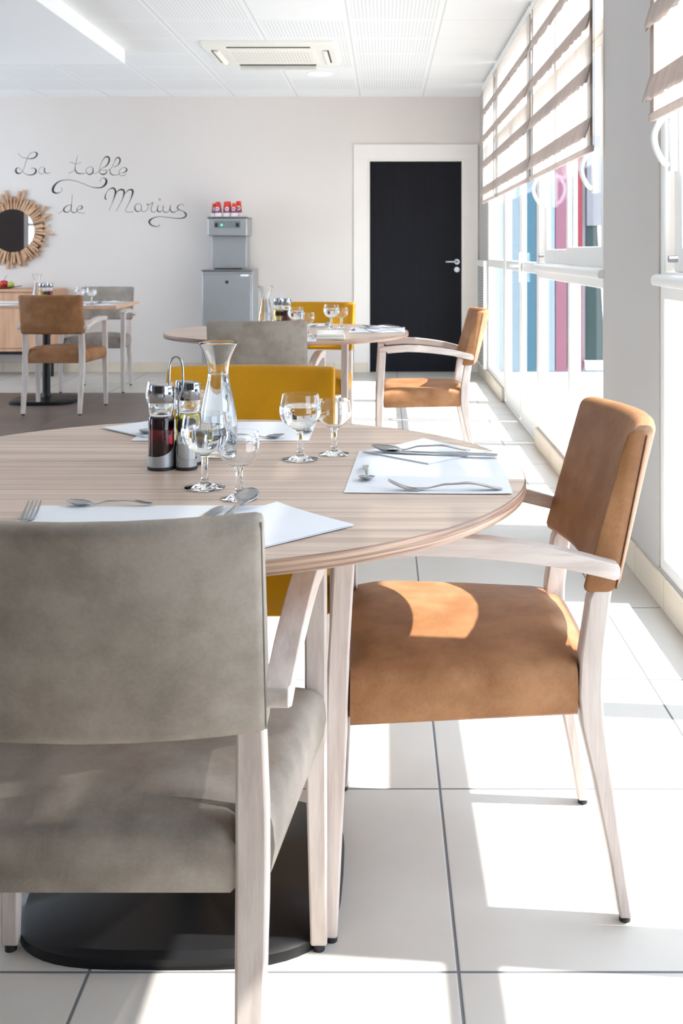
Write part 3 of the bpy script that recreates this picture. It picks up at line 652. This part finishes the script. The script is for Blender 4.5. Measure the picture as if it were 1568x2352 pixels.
def cup_stack():
    t = thing('paper_cup_stack', 'x', 'paper cups', (0, 0, 0), 0, 'upturned paper cups on the water dispenser')
    pr = [(.0325, 0)]
    for k in range(4): pr += [(.0345, .002 + k * .008), (.0345, .005 + k * .008), (.0325, .0065 + k * .008)]
    pr += [(.0225, .124), (.0205, .126), (.0190, .121), (0, .121)]
    mk('cup_wall', lathe([(0, 0)] + pr, 28), M_['cup'], t)
    def patch(r, nm, m, off):
        V = []
        for j in range(20):
            a = 2 * pi * j / 20; u, z = r * cos(a), .072 + r * sin(a)
            rr = .0325 - (z - .03) * .01 / .094 + off; V.append((u, -math.sqrt(max(rr * rr - u * u, 0)), z))
        u0 = len(V); V.append((0, -(.0325 - .042 * .0106 * 10 + off) - .0, .072)); V[-1] = (0, -(.0325 - .042 * .1064 + off), .072)
        return mk(nm, (V, [(u0, j, (j + 1) % 20) for j in range(20)]), m, t)
    patch(.0185, 'emblem_disc', M_['emb'], .0012); patch(.0095, 'emblem_ring', M_['emb2'], .0016)
    return t
cups = cup_stack()
cp = [(-.148, .0, 'paper cup stack at the left front corner, printed red over purple', .125), (-.096, -.10, '', 0), (-.023, -.10, '', 0), (.048, -.105, '', 0),
      (-.14, .115, '', 0), (-.055, .11, '', 0), (-.028, .03, '', 0), (.055, .10, '', 0)]
lab = ['red and purple upturned paper cups, front stack farthest left', 'red and purple upturned paper cups, second stack from the left in front',
       'red and purple upturned paper cups, third stack from the left in front', 'red and purple upturned paper cups, front stack farthest right',
       'upturned paper cups half hidden behind the leftmost stack', 'tall upturned paper cups in the middle of the back row',
       'upturned paper cups hidden between the two middle front stacks', 'tallest upturned paper cups, back row at the right']
cxy = [(-.132, -.05), (-.088, -.12), (-.012, -.12), (.060, -.12), (-.12, .05), (-.038, .04), (-.01, -.02), (.075, .06)]
for i, (q, l_) in enumerate(zip(cxy, lab)):
    loc = (-1.455 + q[0], 10.2 + q[1], 1.4905); rz = random.uniform(-.35, .35)
    if i == 0: cups.location = loc; cups.rotation_euler = (0, 0, rz); cups['label'] = l_
    else:
        c_ = copy_tree(cups, loc, rz, l_)
        if i >= 4: c_.scale = (1, 1, 1.16 + .06 * (i == 7))

# ------------------------------------------------------------------ chairs
def make_chair(fab, seam):
    t = thing('dining_armchair', 'x', 'chair')
    def rect(x0, x1, y0, y1, z): return [(x0, y0, z), (x1, y0, z), (x1, y1, z), (x0, y1, z)]
    for s in (-1, 1):
        # front leg: straight outer face, tapering foot
        rg = []
        for z, yb, yf, wx in ((.010, .500, .520, .028), (.36, .483, .520, .036), (.48, .480, .516, .036), (.655, .470, .506, .036)):
            a, b_ = s * .272, s * (.272 - wx); rg.append(rect(min(a, b_), max(a, b_), yb, yf, z))
        l = mk('leg', loft(rg), M_['beech'], t, .004)
        mk('foot_glide', cyl(.010, 0, .011, (s * .258, .510), 14), M_['rubber'], l)
        rg = []
        for z, yb, yf, wx in ((.010, -.011, .011, .030), (.12, .006, .030, .034), (.25, .026, .056, .038), (.345, .038, .078, .040), (.40, .042, .084, .040), (.47, .040, .080, .040), (.565, .028, .066, .036), (.60, .022, .050, .034), (.70, .002, .024, .030)):
            c = s * .202; rg.append(rect(c - wx / 2, c + wx / 2, yb, yf, z))
        l = mk('leg', loft(rg), M_['beech'], t, .004)
        mk('foot_glide', cyl(.010, 0, .011, (s * .202, 0), 14), M_['rubber'], l)
        rg = []
        arm = [(.5065, .656, .664), (.505, .656, .670), (.500, .656, .676), (.492, .656, .6785), (.470, .656, .681), (.460, .646, .6825), (.42, .650, .686), (.36, .654, .688), (.30, .652, .686), (.24, .647, .680), (.18, .640, .672), (.12, .631, .661), (.06, .617, .645), (.028, .609, .637), (.021, .610, .635), (.018, .616, .629)]
        for k, (u, z0, z1) in enumerate(arm):
            f = (u - .02) / .486; c = s * (.2365 + .0180 * f); w_ = .034 + .003 * f
            if k >= len(arm) - 2: w_ -= .006
            rg.append([(c - w_ / 2, u, z0), (c + w_ / 2, u, z0), (c + w_ / 2, u, z1), (c - w_ / 2, u, z1)])
        mk('armrest', loft(rg), M_['beech_arm'], t, .003)
    # backrest: curved padded slab
    rings = []
    T = [-1, -.992, -.96, -.9, -.75, -.55, -.3, 0, .3, .55, .75, .9, .96, .992, 1]
    for tt in T:
        e = 1 - abs(tt); q = 0.86 if abs(tt) == 1 else (.95 if abs(tt) > .99 else 1.0)
        ring = []
        for a, v in rrect(0, 0, .0245 * q, .1415 - (1 - q) * .05, .017 * q, 4):
            vv = (v + .1415) / .283
            ub = .018 - .057 * vv - (.036 + .018 * vv) * (1 - tt * tt)
            th = .053 - .014 * vv
            u = ub + th * (.5 + a / .049) + .012 * (1 - vv) ** 6 * (a > 0)
            pad = .006 * sin(pi * vv) * (1 if a > 0 else -1) * min(1, e * 5)
            ring.append((.2225 * tt, u + pad, .577 + .283 * vv))
        rings.append(ring)
    bk_ = mk('backrest', loft(rings), fab, t, ang=60)
    for s in (-1, 1):
        P = [(s * .2232, .018 - .057 * v + .0035, .577 + .283 * v) for v in (.03, .2, .4, .6, .8, .97)]
        mk('seam', tube(P, .0011, 6), seam, bk_)
    # seat
    rings = []
    def seatring(u, hw, zt, zb=.366, bul=.005, crown=.016):
        ring = []; n = 7; rc = min(.028, (zt - zb) * .45)
        ring += [(-hw + .006, u, zb), (-hw, u, zb + min(.006, rc * .5)), (-hw - bul, u, (zb + zt) / 2 - rc * .3), (-hw - bul * .6, u, zt - rc)]
        for k in range(1, 5):
            a = pi - pi / 2 * k / 4; ring.append((-hw + rc + rc * cos(a) - bul * .6 * (1 - k / 4), u, zt - rc + rc * sin(a)))
        for k in range(1, 7):
            f = k / 7; x = (-hw + rc) * (1 - f) + (hw - rc) * f; ring.append((x, u, zt + crown * (1 - (2 * f - 1) ** 2)))
        for k in range(4, 0, -1):
            a = pi / 2 * k / 4; ring.append((hw - rc + rc * cos(a) + bul * .6 * (1 - k / 4), u, zt - rc + rc * sin(a)))
        ring += [(hw + bul * .6, u, zt - rc), (hw + bul, u, (zb + zt) / 2 - rc * .3), (hw, u, zb + min(.006, rc * .5)), (hw - .006, u, zb)]
        return ring
    for u, hw, zt, zb in ((.046, .176, .425, .372), (.048, .181, .445, .368), (.060, .1815, .455, .366), (.0845, .1815, .458, .366), (.0855, .222, .458, .366), (.11, .225, .460, .366), (.25, .241, .462, .366), (.40, .258, .461, .366), (.44, .263, .458, .366), (.4785, .267, .450, .366), (.4795, .2345, .450, .366), (.495, .234, .440, .367), (.507, .232, .425, .369), (.513, .229, .405, .374), (.514, .226, .39, .382)):
        rings.append(seatring(u, hw, zt, zb, crown=.016 if u > .06 else .004))
    mk('seat', loft(rings), fab, t, ang=50)
    return t
ch_tan, ch_grey, ch_yel = make_chair(M_['tan'], M_['seam']), make_chair(M_['grey'], plain('grey_seam', srgb(128, 124, 112), .7)), make_chair(M_['yellow'], plain('yellow_seam', srgb(150, 108, 10), .7))
def place(t, x, y, deg, label):
    t.location = (x, y, 0); t.rotation_euler = (0, 0, R(deg)); t['label'] = label
place(ch_grey, -.368, 1.308, 0, 'large grey leatherette armchair in the foreground, its back to the viewer')
place(ch_tan, .420, 2.100, 90, 'tan leatherette armchair at the right of the nearest round table, seat in sunlight')
place(ch_yel, -.356, 2.885, 180, 'mustard yellow armchair at the far side of the nearest round table, behind the carafe')
copy_tree(ch_grey, (-.573, 4.885, 0), R(-1), 'grey leatherette armchair with its back to the viewer at the second round table')
copy_tree(ch_tan, (.472, 5.83, 0), R(91), 'tan armchair in profile beside the second round table, in front of the black door')
copy_tree(ch_yel, (-.405, 6.58, 0), R(172), 'mustard yellow armchair at the second round table, next to the door frame')
copy_tree(ch_tan, (-2.374, 7.73, 0), 0, 'tan armchair with its back to the viewer at the rectangular table on the left')
copy_tree(ch_grey, (-2.415, 9.46, 0), R(180), 'grey armchair at the far side of the rectangular table, in front of the back wall')

# ------------------------------------------------------------------ tables
def squircle(hx, hy, n_, z, N=56):
    out = []
    for j in range(N):
        a = 2 * pi * j / N; c, s = cos(a), sin(a)
        out.append((hx * math.copysign(abs(c) ** (2 / n_), c), hy * math.copysign(abs(s) ** (2 / n_), s), z))
    return out
def pedestal(t, hx=.285, hy=.262):
    mk('base_plate', loft([squircle(hx * .995, hy * .995, 3.6, 0), squircle(hx, hy, 3.6, .004), squircle(hx, hy, 3.6, .018), squircle(hx - .012, hy - .012, 3.6, .026), squircle(.06, .06, 2, .034)]), M_['black'], t, ang=30)
    mk('column', lathe([(.045, .030), (.032, .05), (.030, .07), (.030, .725), (.045, .735)], 32), M_['black'], t)
    mk('support_plate', box(-.2, .2, -.03, .03, .733, .739), M_['black'], t)
def round_table(x, y, label):
    t = thing('round_dining_table', label, 'table', (x, y, 0), 0); Rr = .621
    mk('tabletop', lathe([(0, .739), (Rr - .003, .739), (Rr - .003, .76), (0, .76)], 128), M_['top'], t)
    mk('edge_band', lathe([(Rr - .003, .7385), (Rr - .001, .7385), (Rr, .7405), (Rr, .7582), (Rr - .0018, .7601), (Rr - .003, .7601)], 160, closed=True), M_['edge'], t)
    pedestal(t); return t
t1 = round_table(-.362, 2.025, 'nearest round pedestal table with a striped pale wood top, set for dining')
copy_tree(t1, (-.499, 5.555, 0), 0, 'second round pedestal table farther back in front of the door, set for dining')
t3 = thing('rectangular_dining_table', 'rectangular pale wood table on a black pedestal by the sideboard', 'table', (-2.64, 8.47, 0))
mk('tabletop', box(-.65, .635, -.385, .385, .739, .76), M_['top'], t3, .001)
mk('edge_band', join(box(-.652, .637, -.387, -.385, .739, .7598), box(.635, .637, -.387, .387, .739, .7598), box(-.652, .637, .385, .387, .739, .7598), box(-.652, -.65, -.387, .387, .739, .7598)), M_['oak'], t3)
pedestal(t3, .25, .26)

# ------------------------------------------------------------------ glassware
TZ = .7602
def goblet_prof(H, rm, rr, rf, zs):
    out = [(0, 0.0015), (rf * .8, 0), (rf, .0012), (rf, .0022), (rf * .93, .0030), (rf * .6, .0052), (rf * .36, .0080), (.0078, .0115), (.0060, .0165), (.0055, zs * .6), (.0060, zs - .002), (.009, zs + .003)]
    zb = zs + .003; hb = H - zb; k0 = len(out)
    out += [(rm * r_, zb + hb * h_) for r_, h_ in crom([(.26, .012), (.42, .055), (.62, .13), (.81, .235), (.94, .36), (1.0, .50), (.995, .60), (.965, .75), (.925, .88)], 3)]
    out.append((rr, H))
    th = .0011
    inn = [(r - th, z) for r, z in reversed(out[k0:])]
    inn[0] = (rr - th, H)
    bowl_in = [p for p in inn if p[1] > zb + .004 and p[0] > .003]
    return out + bowl_in + [(.006, zb + .0045), (0, zb + .004)], bowl_in, zb
def goblet(H, rm, rr, rf, zs, water, label, cat='glass'):
    t = thing('wine_glass', label, cat)
    pr, inn, zb = goblet_prof(H, rm, rr, rf, zs)
    mk('glass_body', lathe(pr, 48), M_['glass'], t, ang=60)
    if water:
        wp = [(0, zb + .0046), (.0055, zb + .005)] + [(r + .0003, z) for r, z in reversed(inn) if z < water]
        wp += [(wp[-1][0] + .0002, water), (0, water)]
        mk('water', lathe(wp, 48), M_['water'], t, ang=50)
    return t
BIG = dict(H=.129, rm=.0408, rr=.0362, rf=.0350, zs=.056, water=.1065)
SML = dict(H=.111, rm=.0345, rr=.0315, rf=.0300, zs=.050, water=0)
gb = goblet(label='big water-filled goblet on the nearest table, in front of the carafe', **BIG)
gs = goblet(label='small empty wine glass nearest the viewer, beside the raised spoon', **SML)
x, y, _ = at(470, 1121); gb.location = (x, y, TZ)
x, y, _ = at(549, 1146); gs.location = (x, y, TZ)
def put(src, px, py, label, rz=0, z=TZ):
    x, y, _ = at(px, py); return copy_tree(src, (x, y, z), rz, label)
put(gb, 689, 1056, 'big water-filled goblet standing left of the right placemat on the nearest table')
put(gs, 767, 1044, 'small empty wine glass right of the middle goblet on the nearest table')
put(gb, 378, 1010, 'big water-filled goblet hidden behind the vinegar cruet on the nearest table')
put(gs, 452, 1008, 'small empty wine glass hidden behind the carafe and oil cruet')
# second table
for src, px, Y, l in ((gb, 679, 5.50, 'water-filled goblet beside the cruets on the second round table'), (gs, 706, 5.30, 'small wine glass behind the grey chair back on the second round table'),
                      (gb, 760.5, 5.72, 'water-filled goblet in front of the yellow chair on the second round table'), (gs, 784, 5.77, 'small empty wine glass at the right in front of the second yellow chair')):
    copy_tree(src, ((px - 883) * Y / F_PX, Y, TZ), 0, l)
copy_tree(gb, (-2.268, 8.40, TZ), 0, 'water-filled goblet at the right on the rectangular table')
copy_tree(gb, (-2.385, 8.50, TZ), 0, 'water-filled goblet left of another one on the rectangular table, partly hidden')
# carafe
cf = thing('glass_carafe', 'flared glass carafe full of water on the nearest table, in front of the yellow chair', 'carafe')
cprof = crom([(.030, 0), (.0345, .003), (.0365, .02), (.0380, .05), (.0365, .08), (.0315, .11), (.0255, .137), (.0212, .158), (.0205, .170), (.0235, .188), (.0300, .207), (.0385, .2245)], 5)
cout = [(0, .002)] + cprof + [(.0392, .2262), (.0385, .228)]
cin = [(max(r - .0017 - .001 * (z < .02), .001), z) for r, z in reversed(cprof) if z > .007] + [(.025, .006), (0, .006)]
mk('glass_body', lathe(cout + cin, 56), M_['glass'], cf, ang=60)
cw = [(0, .0062), (.0252, .0062)] + [(r - .0014 - .001 * (z < .02), z) for r, z in cprof if .007 < z < .163]
mk('water', lathe(cw + [(cw[-1][0], .1632), (0, .1632)], 56), M_['water'], cf, ang=50)
x, y, _ = at(501, 1046); cf.location = (x, y, TZ)
copy_tree(cf, (-.622, 5.66, TZ), 0, 'flared water carafe on the second round table, in front of the steel dispenser')
copy_tree(cf, (-2.762, 8.62, TZ), 0, 'flared water carafe on the rectangular table at the left')

# ------------------------------------------------------------------ cruet set
VIN, SAL, OIL, PEP = (-.0245, -.019), (.0235, -.022), (.0185, .023), (-.025, .021)
def sleeve(c, r, lo, hi, gap=False):
    V, F = [], []; N = 40; a0 = math.atan2(-c[1], -c[0])
    for j in range(N):
        a = 2 * pi * j / N; f = .5 + .5 * cos(a - a0); zt = lo + (hi - lo) * f ** 2.2
        for rr, z in ((r, .006), (r, zt), (r - .0009, zt), (r - .0009, .006)): V.append((c[0] + rr * cos(a), c[1] + rr * sin(a), z))
    for j in range(N):
        for k in range(4): F.append((4 * j + k, 4 * j + (k + 1) % 4, 4 * ((j + 1) % N) + (k + 1) % 4, 4 * ((j + 1) % N) + k))
    return V, F
rk = thing('cruet_stand', 'steel cruet stand with a tall loop handle on the nearest table', 'cruet stand')
mk('stand_base', join(*[cyl(r, 0, .0062, c, 32) for c, r in ((VIN, .0258), (SAL, .0205), (OIL, .0258), (PEP, .0205), ((0, 0), .018))]), M_['rubber'], rk, .001)
mk('steel_sleeve', join(sleeve(VIN, .0250, .026, .050), sleeve(SAL, .0195, .020, .050), sleeve(OIL, .0250, .026, .050), sleeve(PEP, .0195, .020, .050)), M_['brushed'], rk, ang=60)
mk('loop_handle', tube(crom([(.0055, 0, .006), (.0055, 0, .05), (.0055, 0, .110), (.0062, 0, .130), (.0125, 0, .150), (.0128, 0, .175), (.0115, 0, .195), (.0065, 0, .206), (0, 0, .209), (-.0065, 0, .206), (-.0115, 0, .195), (-.0128, 0, .175), (-.0125, 0, .150), (-.0062, 0, .130), (-.0055, 0, .110), (-.0055, 0, .05), (-.0055, 0, .006)], 4), .0021, 10), M_['steel'], rk)
def bottle(name, label, liq, lz):
    t = thing(name, label, 'cruet bottle'); r = .0236
    o = [(0, .0008), (r - .003, 0), (r, .003), (r, .086), (r - .0012, .091), (r - .003, .0945), (r - .0012, .098), (r, .102), (r, .1185), (r - .002, .1225), (.017, .1235)]
    i = [(.0155, .1235), (r - .0035, .120), (r - .0017, .117), (r - .0017, .103), (r - .0032, .0985), (r - .0045, .0945), (r - .003, .090), (r - .0017, .085), (r - .0017, .005), (r - .004, .0035), (0, .0035)]
    mk('bottle_glass', lathe(o + i, 40), M_['glass'], t, ang=50)
    lq = [(0, .0037), (r - .004, .0037), (r - .0015, .0052)] + [(a + .0002, b_) for a, b_ in reversed(i[3:8]) if b_ < lz]
    mk('liquid', lathe(lq + [(lq[-1][0], lz), (0, lz)], 40), liq, t, ang=50)
    rings = []
    for z, q in ((.119, 1.0), (.1195, 1.02), (.1495, 1.02), (.1528, .96)):
        rings.append([(r * q * cos(a), r * q * sin(a), z + (0 if z < .14 else -.003 * cos(a) * abs(cos(a)))) for a in [2 * pi * j / 40 for j in range(40)]])
    ld = mk('bottle_lid', loft(rings), M_['chrome'], t, ang=45); ld['label'] = 'chrome pouring lid'
    mk('spout_opening', box(-.0065, .0065, -r * 1.03 - .001, -r * .9, .139, .1515), M_['slot'], ld)
    return t
def shaker(name, label, fill):
    t = thing(name, label, 'shaker'); r = .0178
    mk('shaker_glass', lathe([(0, 0), (r - .002, 0), (r, .002), (r, .058), (r - .003, .064), (.011, .066), (.010, .066), (r - .0042, .0625), (r - .0014, .057), (r - .0014, .003), (0, .003)], 32), M_['glass'], t, ang=50)
    mk('shaker_content', lathe([(0, .0031), (r - .0016, .0033), (r - .0016, .040), (0, .042)], 32), fill, t)
    mk('shaker_cap', lathe([(0, .065), (r - .002, .065), (r - .001, .067), (r - .0015, .084), (r - .005, .0875), (0, .0885)], 32), M_['rubber'], t)
    return t
bv = bottle('vinegar_bottle', 'dark red vinegar bottle with chrome lid in the nearest cruet stand', M_['vinegar'], .0925)
bo = bottle('oil_bottle', 'yellow oil bottle with chrome lid in the nearest cruet stand', M_['oil'], .0925)
sh = shaker('salt_shaker', 'glass salt shaker with black cap in the nearest cruet stand', M_['salt'])
pp = shaker('pepper_shaker', 'glass pepper shaker hidden behind the vinegar bottle in the nearest cruet stand', M_['pepper'])
def cruets(X, Y, rz, first, where):
    m = Matrix.Rotation(rz, 3, 'Z')
    objs = ((rk, (0, 0), 'steel cruet stand with loop handle on ' + where), (bv, VIN, 'dark red vinegar bottle standing on ' + where), (bo, OIL, 'yellow oil bottle standing on ' + where),
            (sh, SAL, 'salt shaker standing on ' + where), (pp, PEP, 'pepper shaker standing on ' + where))
    for o, c, l in objs:
        p = m @ Vector((c[0], c[1], 0)); loc = (X + p.x, Y + p.y, TZ + (0 if o is rk else .0063))
        a = rz if o is rk else rz + (R(20) if o is bo else 0)
        if first: o.location = loc; o.rotation_euler = (0, 0, a)
        else: copy_tree(o, loc, a, l)
cruets(-.3965, 2.064, 0, True, '')
cruets(-.540, 5.74, R(95), False, 'the second round table')
cruets(-2.655, 8.50, R(142), False, 'the rectangular table')

# ------------------------------------------------------------------ cutlery (handle end at the origin, pointing along +y)
def sweep(L, W, Zc, dish, flat=False):
    n, m = len(W) - 1, 8; V, F = [], []
    for i in range(n + 1):
        for j in range(m + 1):
            t = -1 + 2 * j / m; V.append((W[i] * t, L * i / n, Zc[i] - dish[i] * (1 - t * t)))
    for i in range(n):
        for j in range(m): a = i * (m + 1) + j; F.append((a, a + 1, a + m + 2, a + m + 1))
    return V, F
def curve1(pts, n):
    out = []
    for i in range(n + 1):
        s = i / n
        for (a, va), (b_, vb) in zip(pts, pts[1:]):
            if s <= b_ + 1e-9:
                f = (s - a) / (b_ - a); f = f * f * (3 - 2 * f); out.append(va + (vb - va) * f); break
    return out
def make_spoon(name, L, bw, cat='spoon'):
    n = 40; k = L / .2
    W = curve1([(0, .0045 * k), (.03, .0085 * k), (.12, .0088 * k), (.45, .0042 * k), (.66, .0034 * k), (.70, .0050 * k), (.76, bw * .72), (.84, bw), (.92, bw * .86), (.97, bw * .55), (1, bw * .10)], n)
    Z = curve1([(0, .0035), (.3, .013 * k), (.5, .0115 * k), (.68, .0042 * k), (.74, .0085 * k), (.86, .0105 * k), (1, .0135 * k)], n)
    D = curve1([(0, .0), (.12, .0), (.5, -.0008), (.68, .0), (.76, .0058 * k), (.86, .0092 * k), (.95, .0048 * k), (1, 0)], n)
    o = mk(name, sweep(L, W, Z, D), M_['steel'], None, solid=.0017 * k, ang=70); return o
def make_fork(L=.195):
    n = 30
    W = curve1([(0, .0045), (.04, .0085), (.17, .0088), (.60, .0042), (.86, .0034), (.92, .006), (1, .0122)], n)
    L1 = L * .76
    Z = curve1([(0, .0035), (.38, .0130), (.62, .0110), (.92, .0035), (1, .0022)], n)
    D = curve1([(0, 0), (.2, 0), (.7, -.0008), (1, .001)], n)
    body = sweep(L1, W, Z, D)
    ts = []
    for j in range(4):
        x0 = (j - 1.5) * .0062; rg = []
        for s in [i / 10 for i in range(11)]:
            y = L1 - .004 + (L - L1 + .004) * s; z = .0018 + .0175 * max(0, s - .02) ** 1.7
            hw = (.0021 if s < .5 else .0021 - .0018 * (s - .5)); th = .0009 if s < .8 else .0009 * (1 - (s - .8) * 3)
            xx = x0 * (1 + .02 * s)
            rg.append([(xx - hw, y, z - th), (xx + hw, y, z - th), (xx + hw, y, z + th), (xx - hw, y, z + th)])
        ts.append(rg)
    bodyS = []   # give the sheet its thickness here so that the tines share one mesh
    v, f = body; up = [(a, b_, c + .0008) for a, b_, c in v]; dn = [(a, b_, c - .0008) for a, b_, c in v]; N = len(v); m = 9
    F2 = list(f) + [tuple(q + N for q in reversed(g)) for g in f]
    rows = N // m
    for i in range(rows - 1): F2 += [(i * m, (i + 1) * m, (i + 1) * m + N, i * m + N), (i * m + m - 1, i * m + m - 1 + N, (i + 1) * m + m - 1 + N, (i + 1) * m + m - 1)]
    for j in range(m - 1): F2 += [(j, j + N, j + 1 + N, j + 1), ((rows - 1) * m + j, (rows - 1) * m + j + 1, (rows - 1) * m + j + 1 + N, (rows - 1) * m + j + N)]
    return mk('fork', join((up + dn, F2), *[loft(rg) for rg in ts]), M_['steel'], None, ang=50)
def make_knife(L=.225):
    rg = []
    for s in [i / 40 for i in range(41)]:
        y = L * s
        if s < .50: hw = .0085 - .0022 * s / .5 if s > .02 else .0065; th = .0030
        elif s < .53: hw = .0062; th = .0024
        else:
            f = (s - .53) / .47; hw = .0075 + .0025 * f if f < .7 else (.00925 * math.sqrt(max(0, 1 - ((f - .7) / .3) ** 2)) + .0004); th = .0012 * (1 - .5 * f)
        c = 0 if s < .53 else .0018 * ((s - .53) / .47)
        rg.append([(-hw + c, y, .0033 - th * .35), (c, y, .0033 - th), (hw + c, y, .0033 - th * .35), (hw + c, y, .0033 + th * .35), (c, y, .0033 + th), (-hw + c, y, .0033 + th * .35)])
    return mk('table_knife', loft(rg), M_['steel'], None, ang=35)
sp, ts_, fk, kn = make_spoon('soup_spoon', .200, .0205), make_spoon('teaspoon', .138, .0145), make_fork(), make_knife()
used = set()
def lay(src, x, y, heading, label, z=TZ + .0012, tilt=0):
    """heading in degrees, 0 = pointing away from the viewer (+y)"""
    o = src if src not in used else src.copy()
    if src in used: COL.objects.link(o)
    used.add(src); cat = {'soup_spoon': 'spoon', 'teaspoon': 'spoon', 'fork': 'fork', 'table_knife': 'knife'}[src.name.split('.')[0]]
    o.location = (x, y, z); o.rotation_euler = (R(tilt), 0, R(heading)); tag(o, label, cat); return o
# paper placemats and napkins
def mat_sheet(name, x, y, wx, wy, rz, label, cat, m, th=.0006, z=TZ, curl=0.0, diamond=False):
    n = 14; V, F = [], []
    for i in range(n + 1):
        for j in range(n + 1):
            u, v = i / n - .5, j / n - .5; r_ = (abs(u) ** 4 + abs(v) ** 4) * 16
            V.append((u * wx, v * wy, .0004 + th / 2 + curl * (u + .5) ** 6 * .8 + curl * max(0, -v * 2) ** 8 * .3))
    for i in range(n):
        for j in range(n): a = i * (n + 1) + j; F.append((a, a + n + 1, a + n + 2, a + 1))
    o = mk(name, (V, F), m, None, solid=th, flat=True, loc=(x, y, z), rot=(0, 0, rz)); return tag(o, label, cat)
def placemat(x, y, wx, wy, rz, l, curl=.002): return mat_sheet('paper_placemat', x, y, wx, wy, R(rz), l, 'placemat', M_['paper'], curl=curl)
def napkin(x, y, rz, l, s=.183):
    t = thing('paper_napkin', l, 'napkin', (x, y, TZ + .0014), R(rz)); V = []
    for k, (a, zz) in enumerate(((s, 0), (s * .985, .0016))):
        n = 10; P, F = [], []
        for i in range(n + 1):
            for j in range(n + 1):
                u, v = i / n - .5, j / n - .5; P.append((u * a, v * a, zz + .0006 + .0022 * max(0, u + v) ** 3 * (k + 1)))
        for i in range(n):
            for j in range(n): q = i * (n + 1) + j; F.append((q, q + n + 1, q + n + 2, q + 1))
        mk('napkin_layer', (P, F), M_['napkin'], t, solid=.0007, flat=True)
    return t
NZ = TZ + .0052
placemat(.0815, 2.022, .285, .385, -2.5, 'white paper placemat in front of the sunlit tan chair on the nearest table')
placemat(-.369, 1.600, .374, .288, 0, 'white paper placemat in front of the foreground grey chair', curl=.0)
placemat(-.356, 2.470, .385, .258, 0, 'white paper placemat in front of the yellow chair on the nearest table', curl=0)
napkin(.084, 2.203, 45, 'folded white napkin lying cornerwise under spoon and knife on the right placemat')
napkin(-.1725, 1.614, 45, 'folded white napkin pointing over the table edge beside the foreground grey chair', .18)
napkin(-.525, 2.500, 45, 'folded white napkin at the far left, behind the cruet stand', .18)
lay(fk, .201, 1.852, 90, 'fork with raised tines on the placemat before the sunlit tan chair')
lay(sp, .172, 2.188, 90, 'large spoon on the folded napkin before the sunlit tan chair', NZ)
lay(kn, .222, 2.135, 79, 'table knife beside the large spoon before the sunlit tan chair', NZ)
lay(ts_, -.036, 2.052, 182, 'teaspoon with its bowl towards the viewer on the right placemat')
lay(fk, -.536, 1.500, 3, 'fork with tines pointing away, at the left above the grey chair back')
lay(ts_, -.372, 1.742, 91, 'teaspoon lying crosswise at the top of the foreground placemat')
lay(sp, -.236, 1.553, -6, 'large spoon with raised bowl just above the grey chair back', TZ + .004, 3)
lay(kn, -.305, 1.500, -12, 'knife tip showing beside the raised spoon above the grey chair back', TZ + .003)
lay(ts_, -.356, 2.368, -90, 'teaspoon lying crosswise on the far placemat, right of the carafe')
lay(fk, -.176, 2.598, 180, 'fork seen past the stem of the middle goblet on the far placemat')
lay(sp, -.528, 2.590, 180, 'spoon showing behind the left side of the vinegar bottle')
# second table
placemat(-.038, 5.63, .285, .385, -1, 'paper placemat before the tan chair on the second round table')
placemat(-.487, 6.005, .385, .25, 0, 'paper placemat before the far yellow chair on the second round table')
placemat(-.500, 5.03, .375, .27, 0, 'paper placemat before the grey chair on the second round table, partly hidden')
napkin(-.02, 5.79, 45, 'folded napkin under the spoon on the second table right placemat', .17)
lay(fk, .092, 5.462, 90, 'fork on the right placemat of the second round table')
lay(sp, .080, 5.775, 93, 'large spoon on the right placemat of the second round table', NZ)
lay(kn, .100, 5.70, 84, 'knife on the right placemat of the second round table', NZ)
lay(ts_, -.160, 5.69, 180, 'teaspoon on the right placemat of the second round table')
lay(fk, -.316, 6.11, 180, 'fork with upright tines before the far yellow chair of the second table')
lay(ts_, -.50, 5.905, -90, 'teaspoon behind the glasses on the second round table')
lay(ts_, -.335, 5.06, 0, 'teaspoon just right of the grey chair back on the second table')
cn = thing('folded_napkins', 'stack of folded white cloth napkins on the near edge of the second round table', 'napkins', (-.258, 5.15, TZ + .0012), R(4))
for k in range(4):
    z0 = .0005 + k * .0062; rr = [(p[0], p[1]) for p in rrect(0, 0, .066 - .001 * k, .145 - .002 * k, .006)]
    mk('napkin_fold', loft([[(a, b_, z0 + .0002) for a, b_ in rr], [(a * 1.012, b_ * 1.004, z0 + .003) for a, b_ in rr], [(a, b_, z0 + .0058) for a, b_ in rr]]), M_['cloth'] if k % 2 else plain('beige_cloth', srgb(214, 210, 196), .9), cn)
# rectangular table
placemat(-2.37, 8.245, .385, .28, 0, 'paper placemat before the tan chair on the rectangular table')
placemat(-2.41, 8.70, .385, .28, 0, 'paper placemat before the grey chair on the rectangular table')
placemat(-3.02, 8.245, .385, .28, 0, 'paper placemat at the near left end of the rectangular table')
placemat(-3.02, 8.70, .385, .28, 0, 'paper placemat at the far left end of the rectangular table')
napkin(-2.14, 8.24, 45, 'folded napkin at the near right corner of the rectangular table', .17)
napkin(-2.19, 8.69, 45, 'folded napkin at the far right corner of the rectangular table', .17)
lay(sp, -2.20, 8.15, -4, 'spoon on the near right napkin of the rectangular table', NZ)
lay(kn, -2.235, 8.14, -12, 'knife on the near right placemat of the rectangular table', NZ)
lay(fk, -2.26, 8.82, 176, 'fork before the grey chair on the rectangular table')
lay(ts_, -2.36, 8.56, 90, 'teaspoon before the grey chair on the rectangular table')
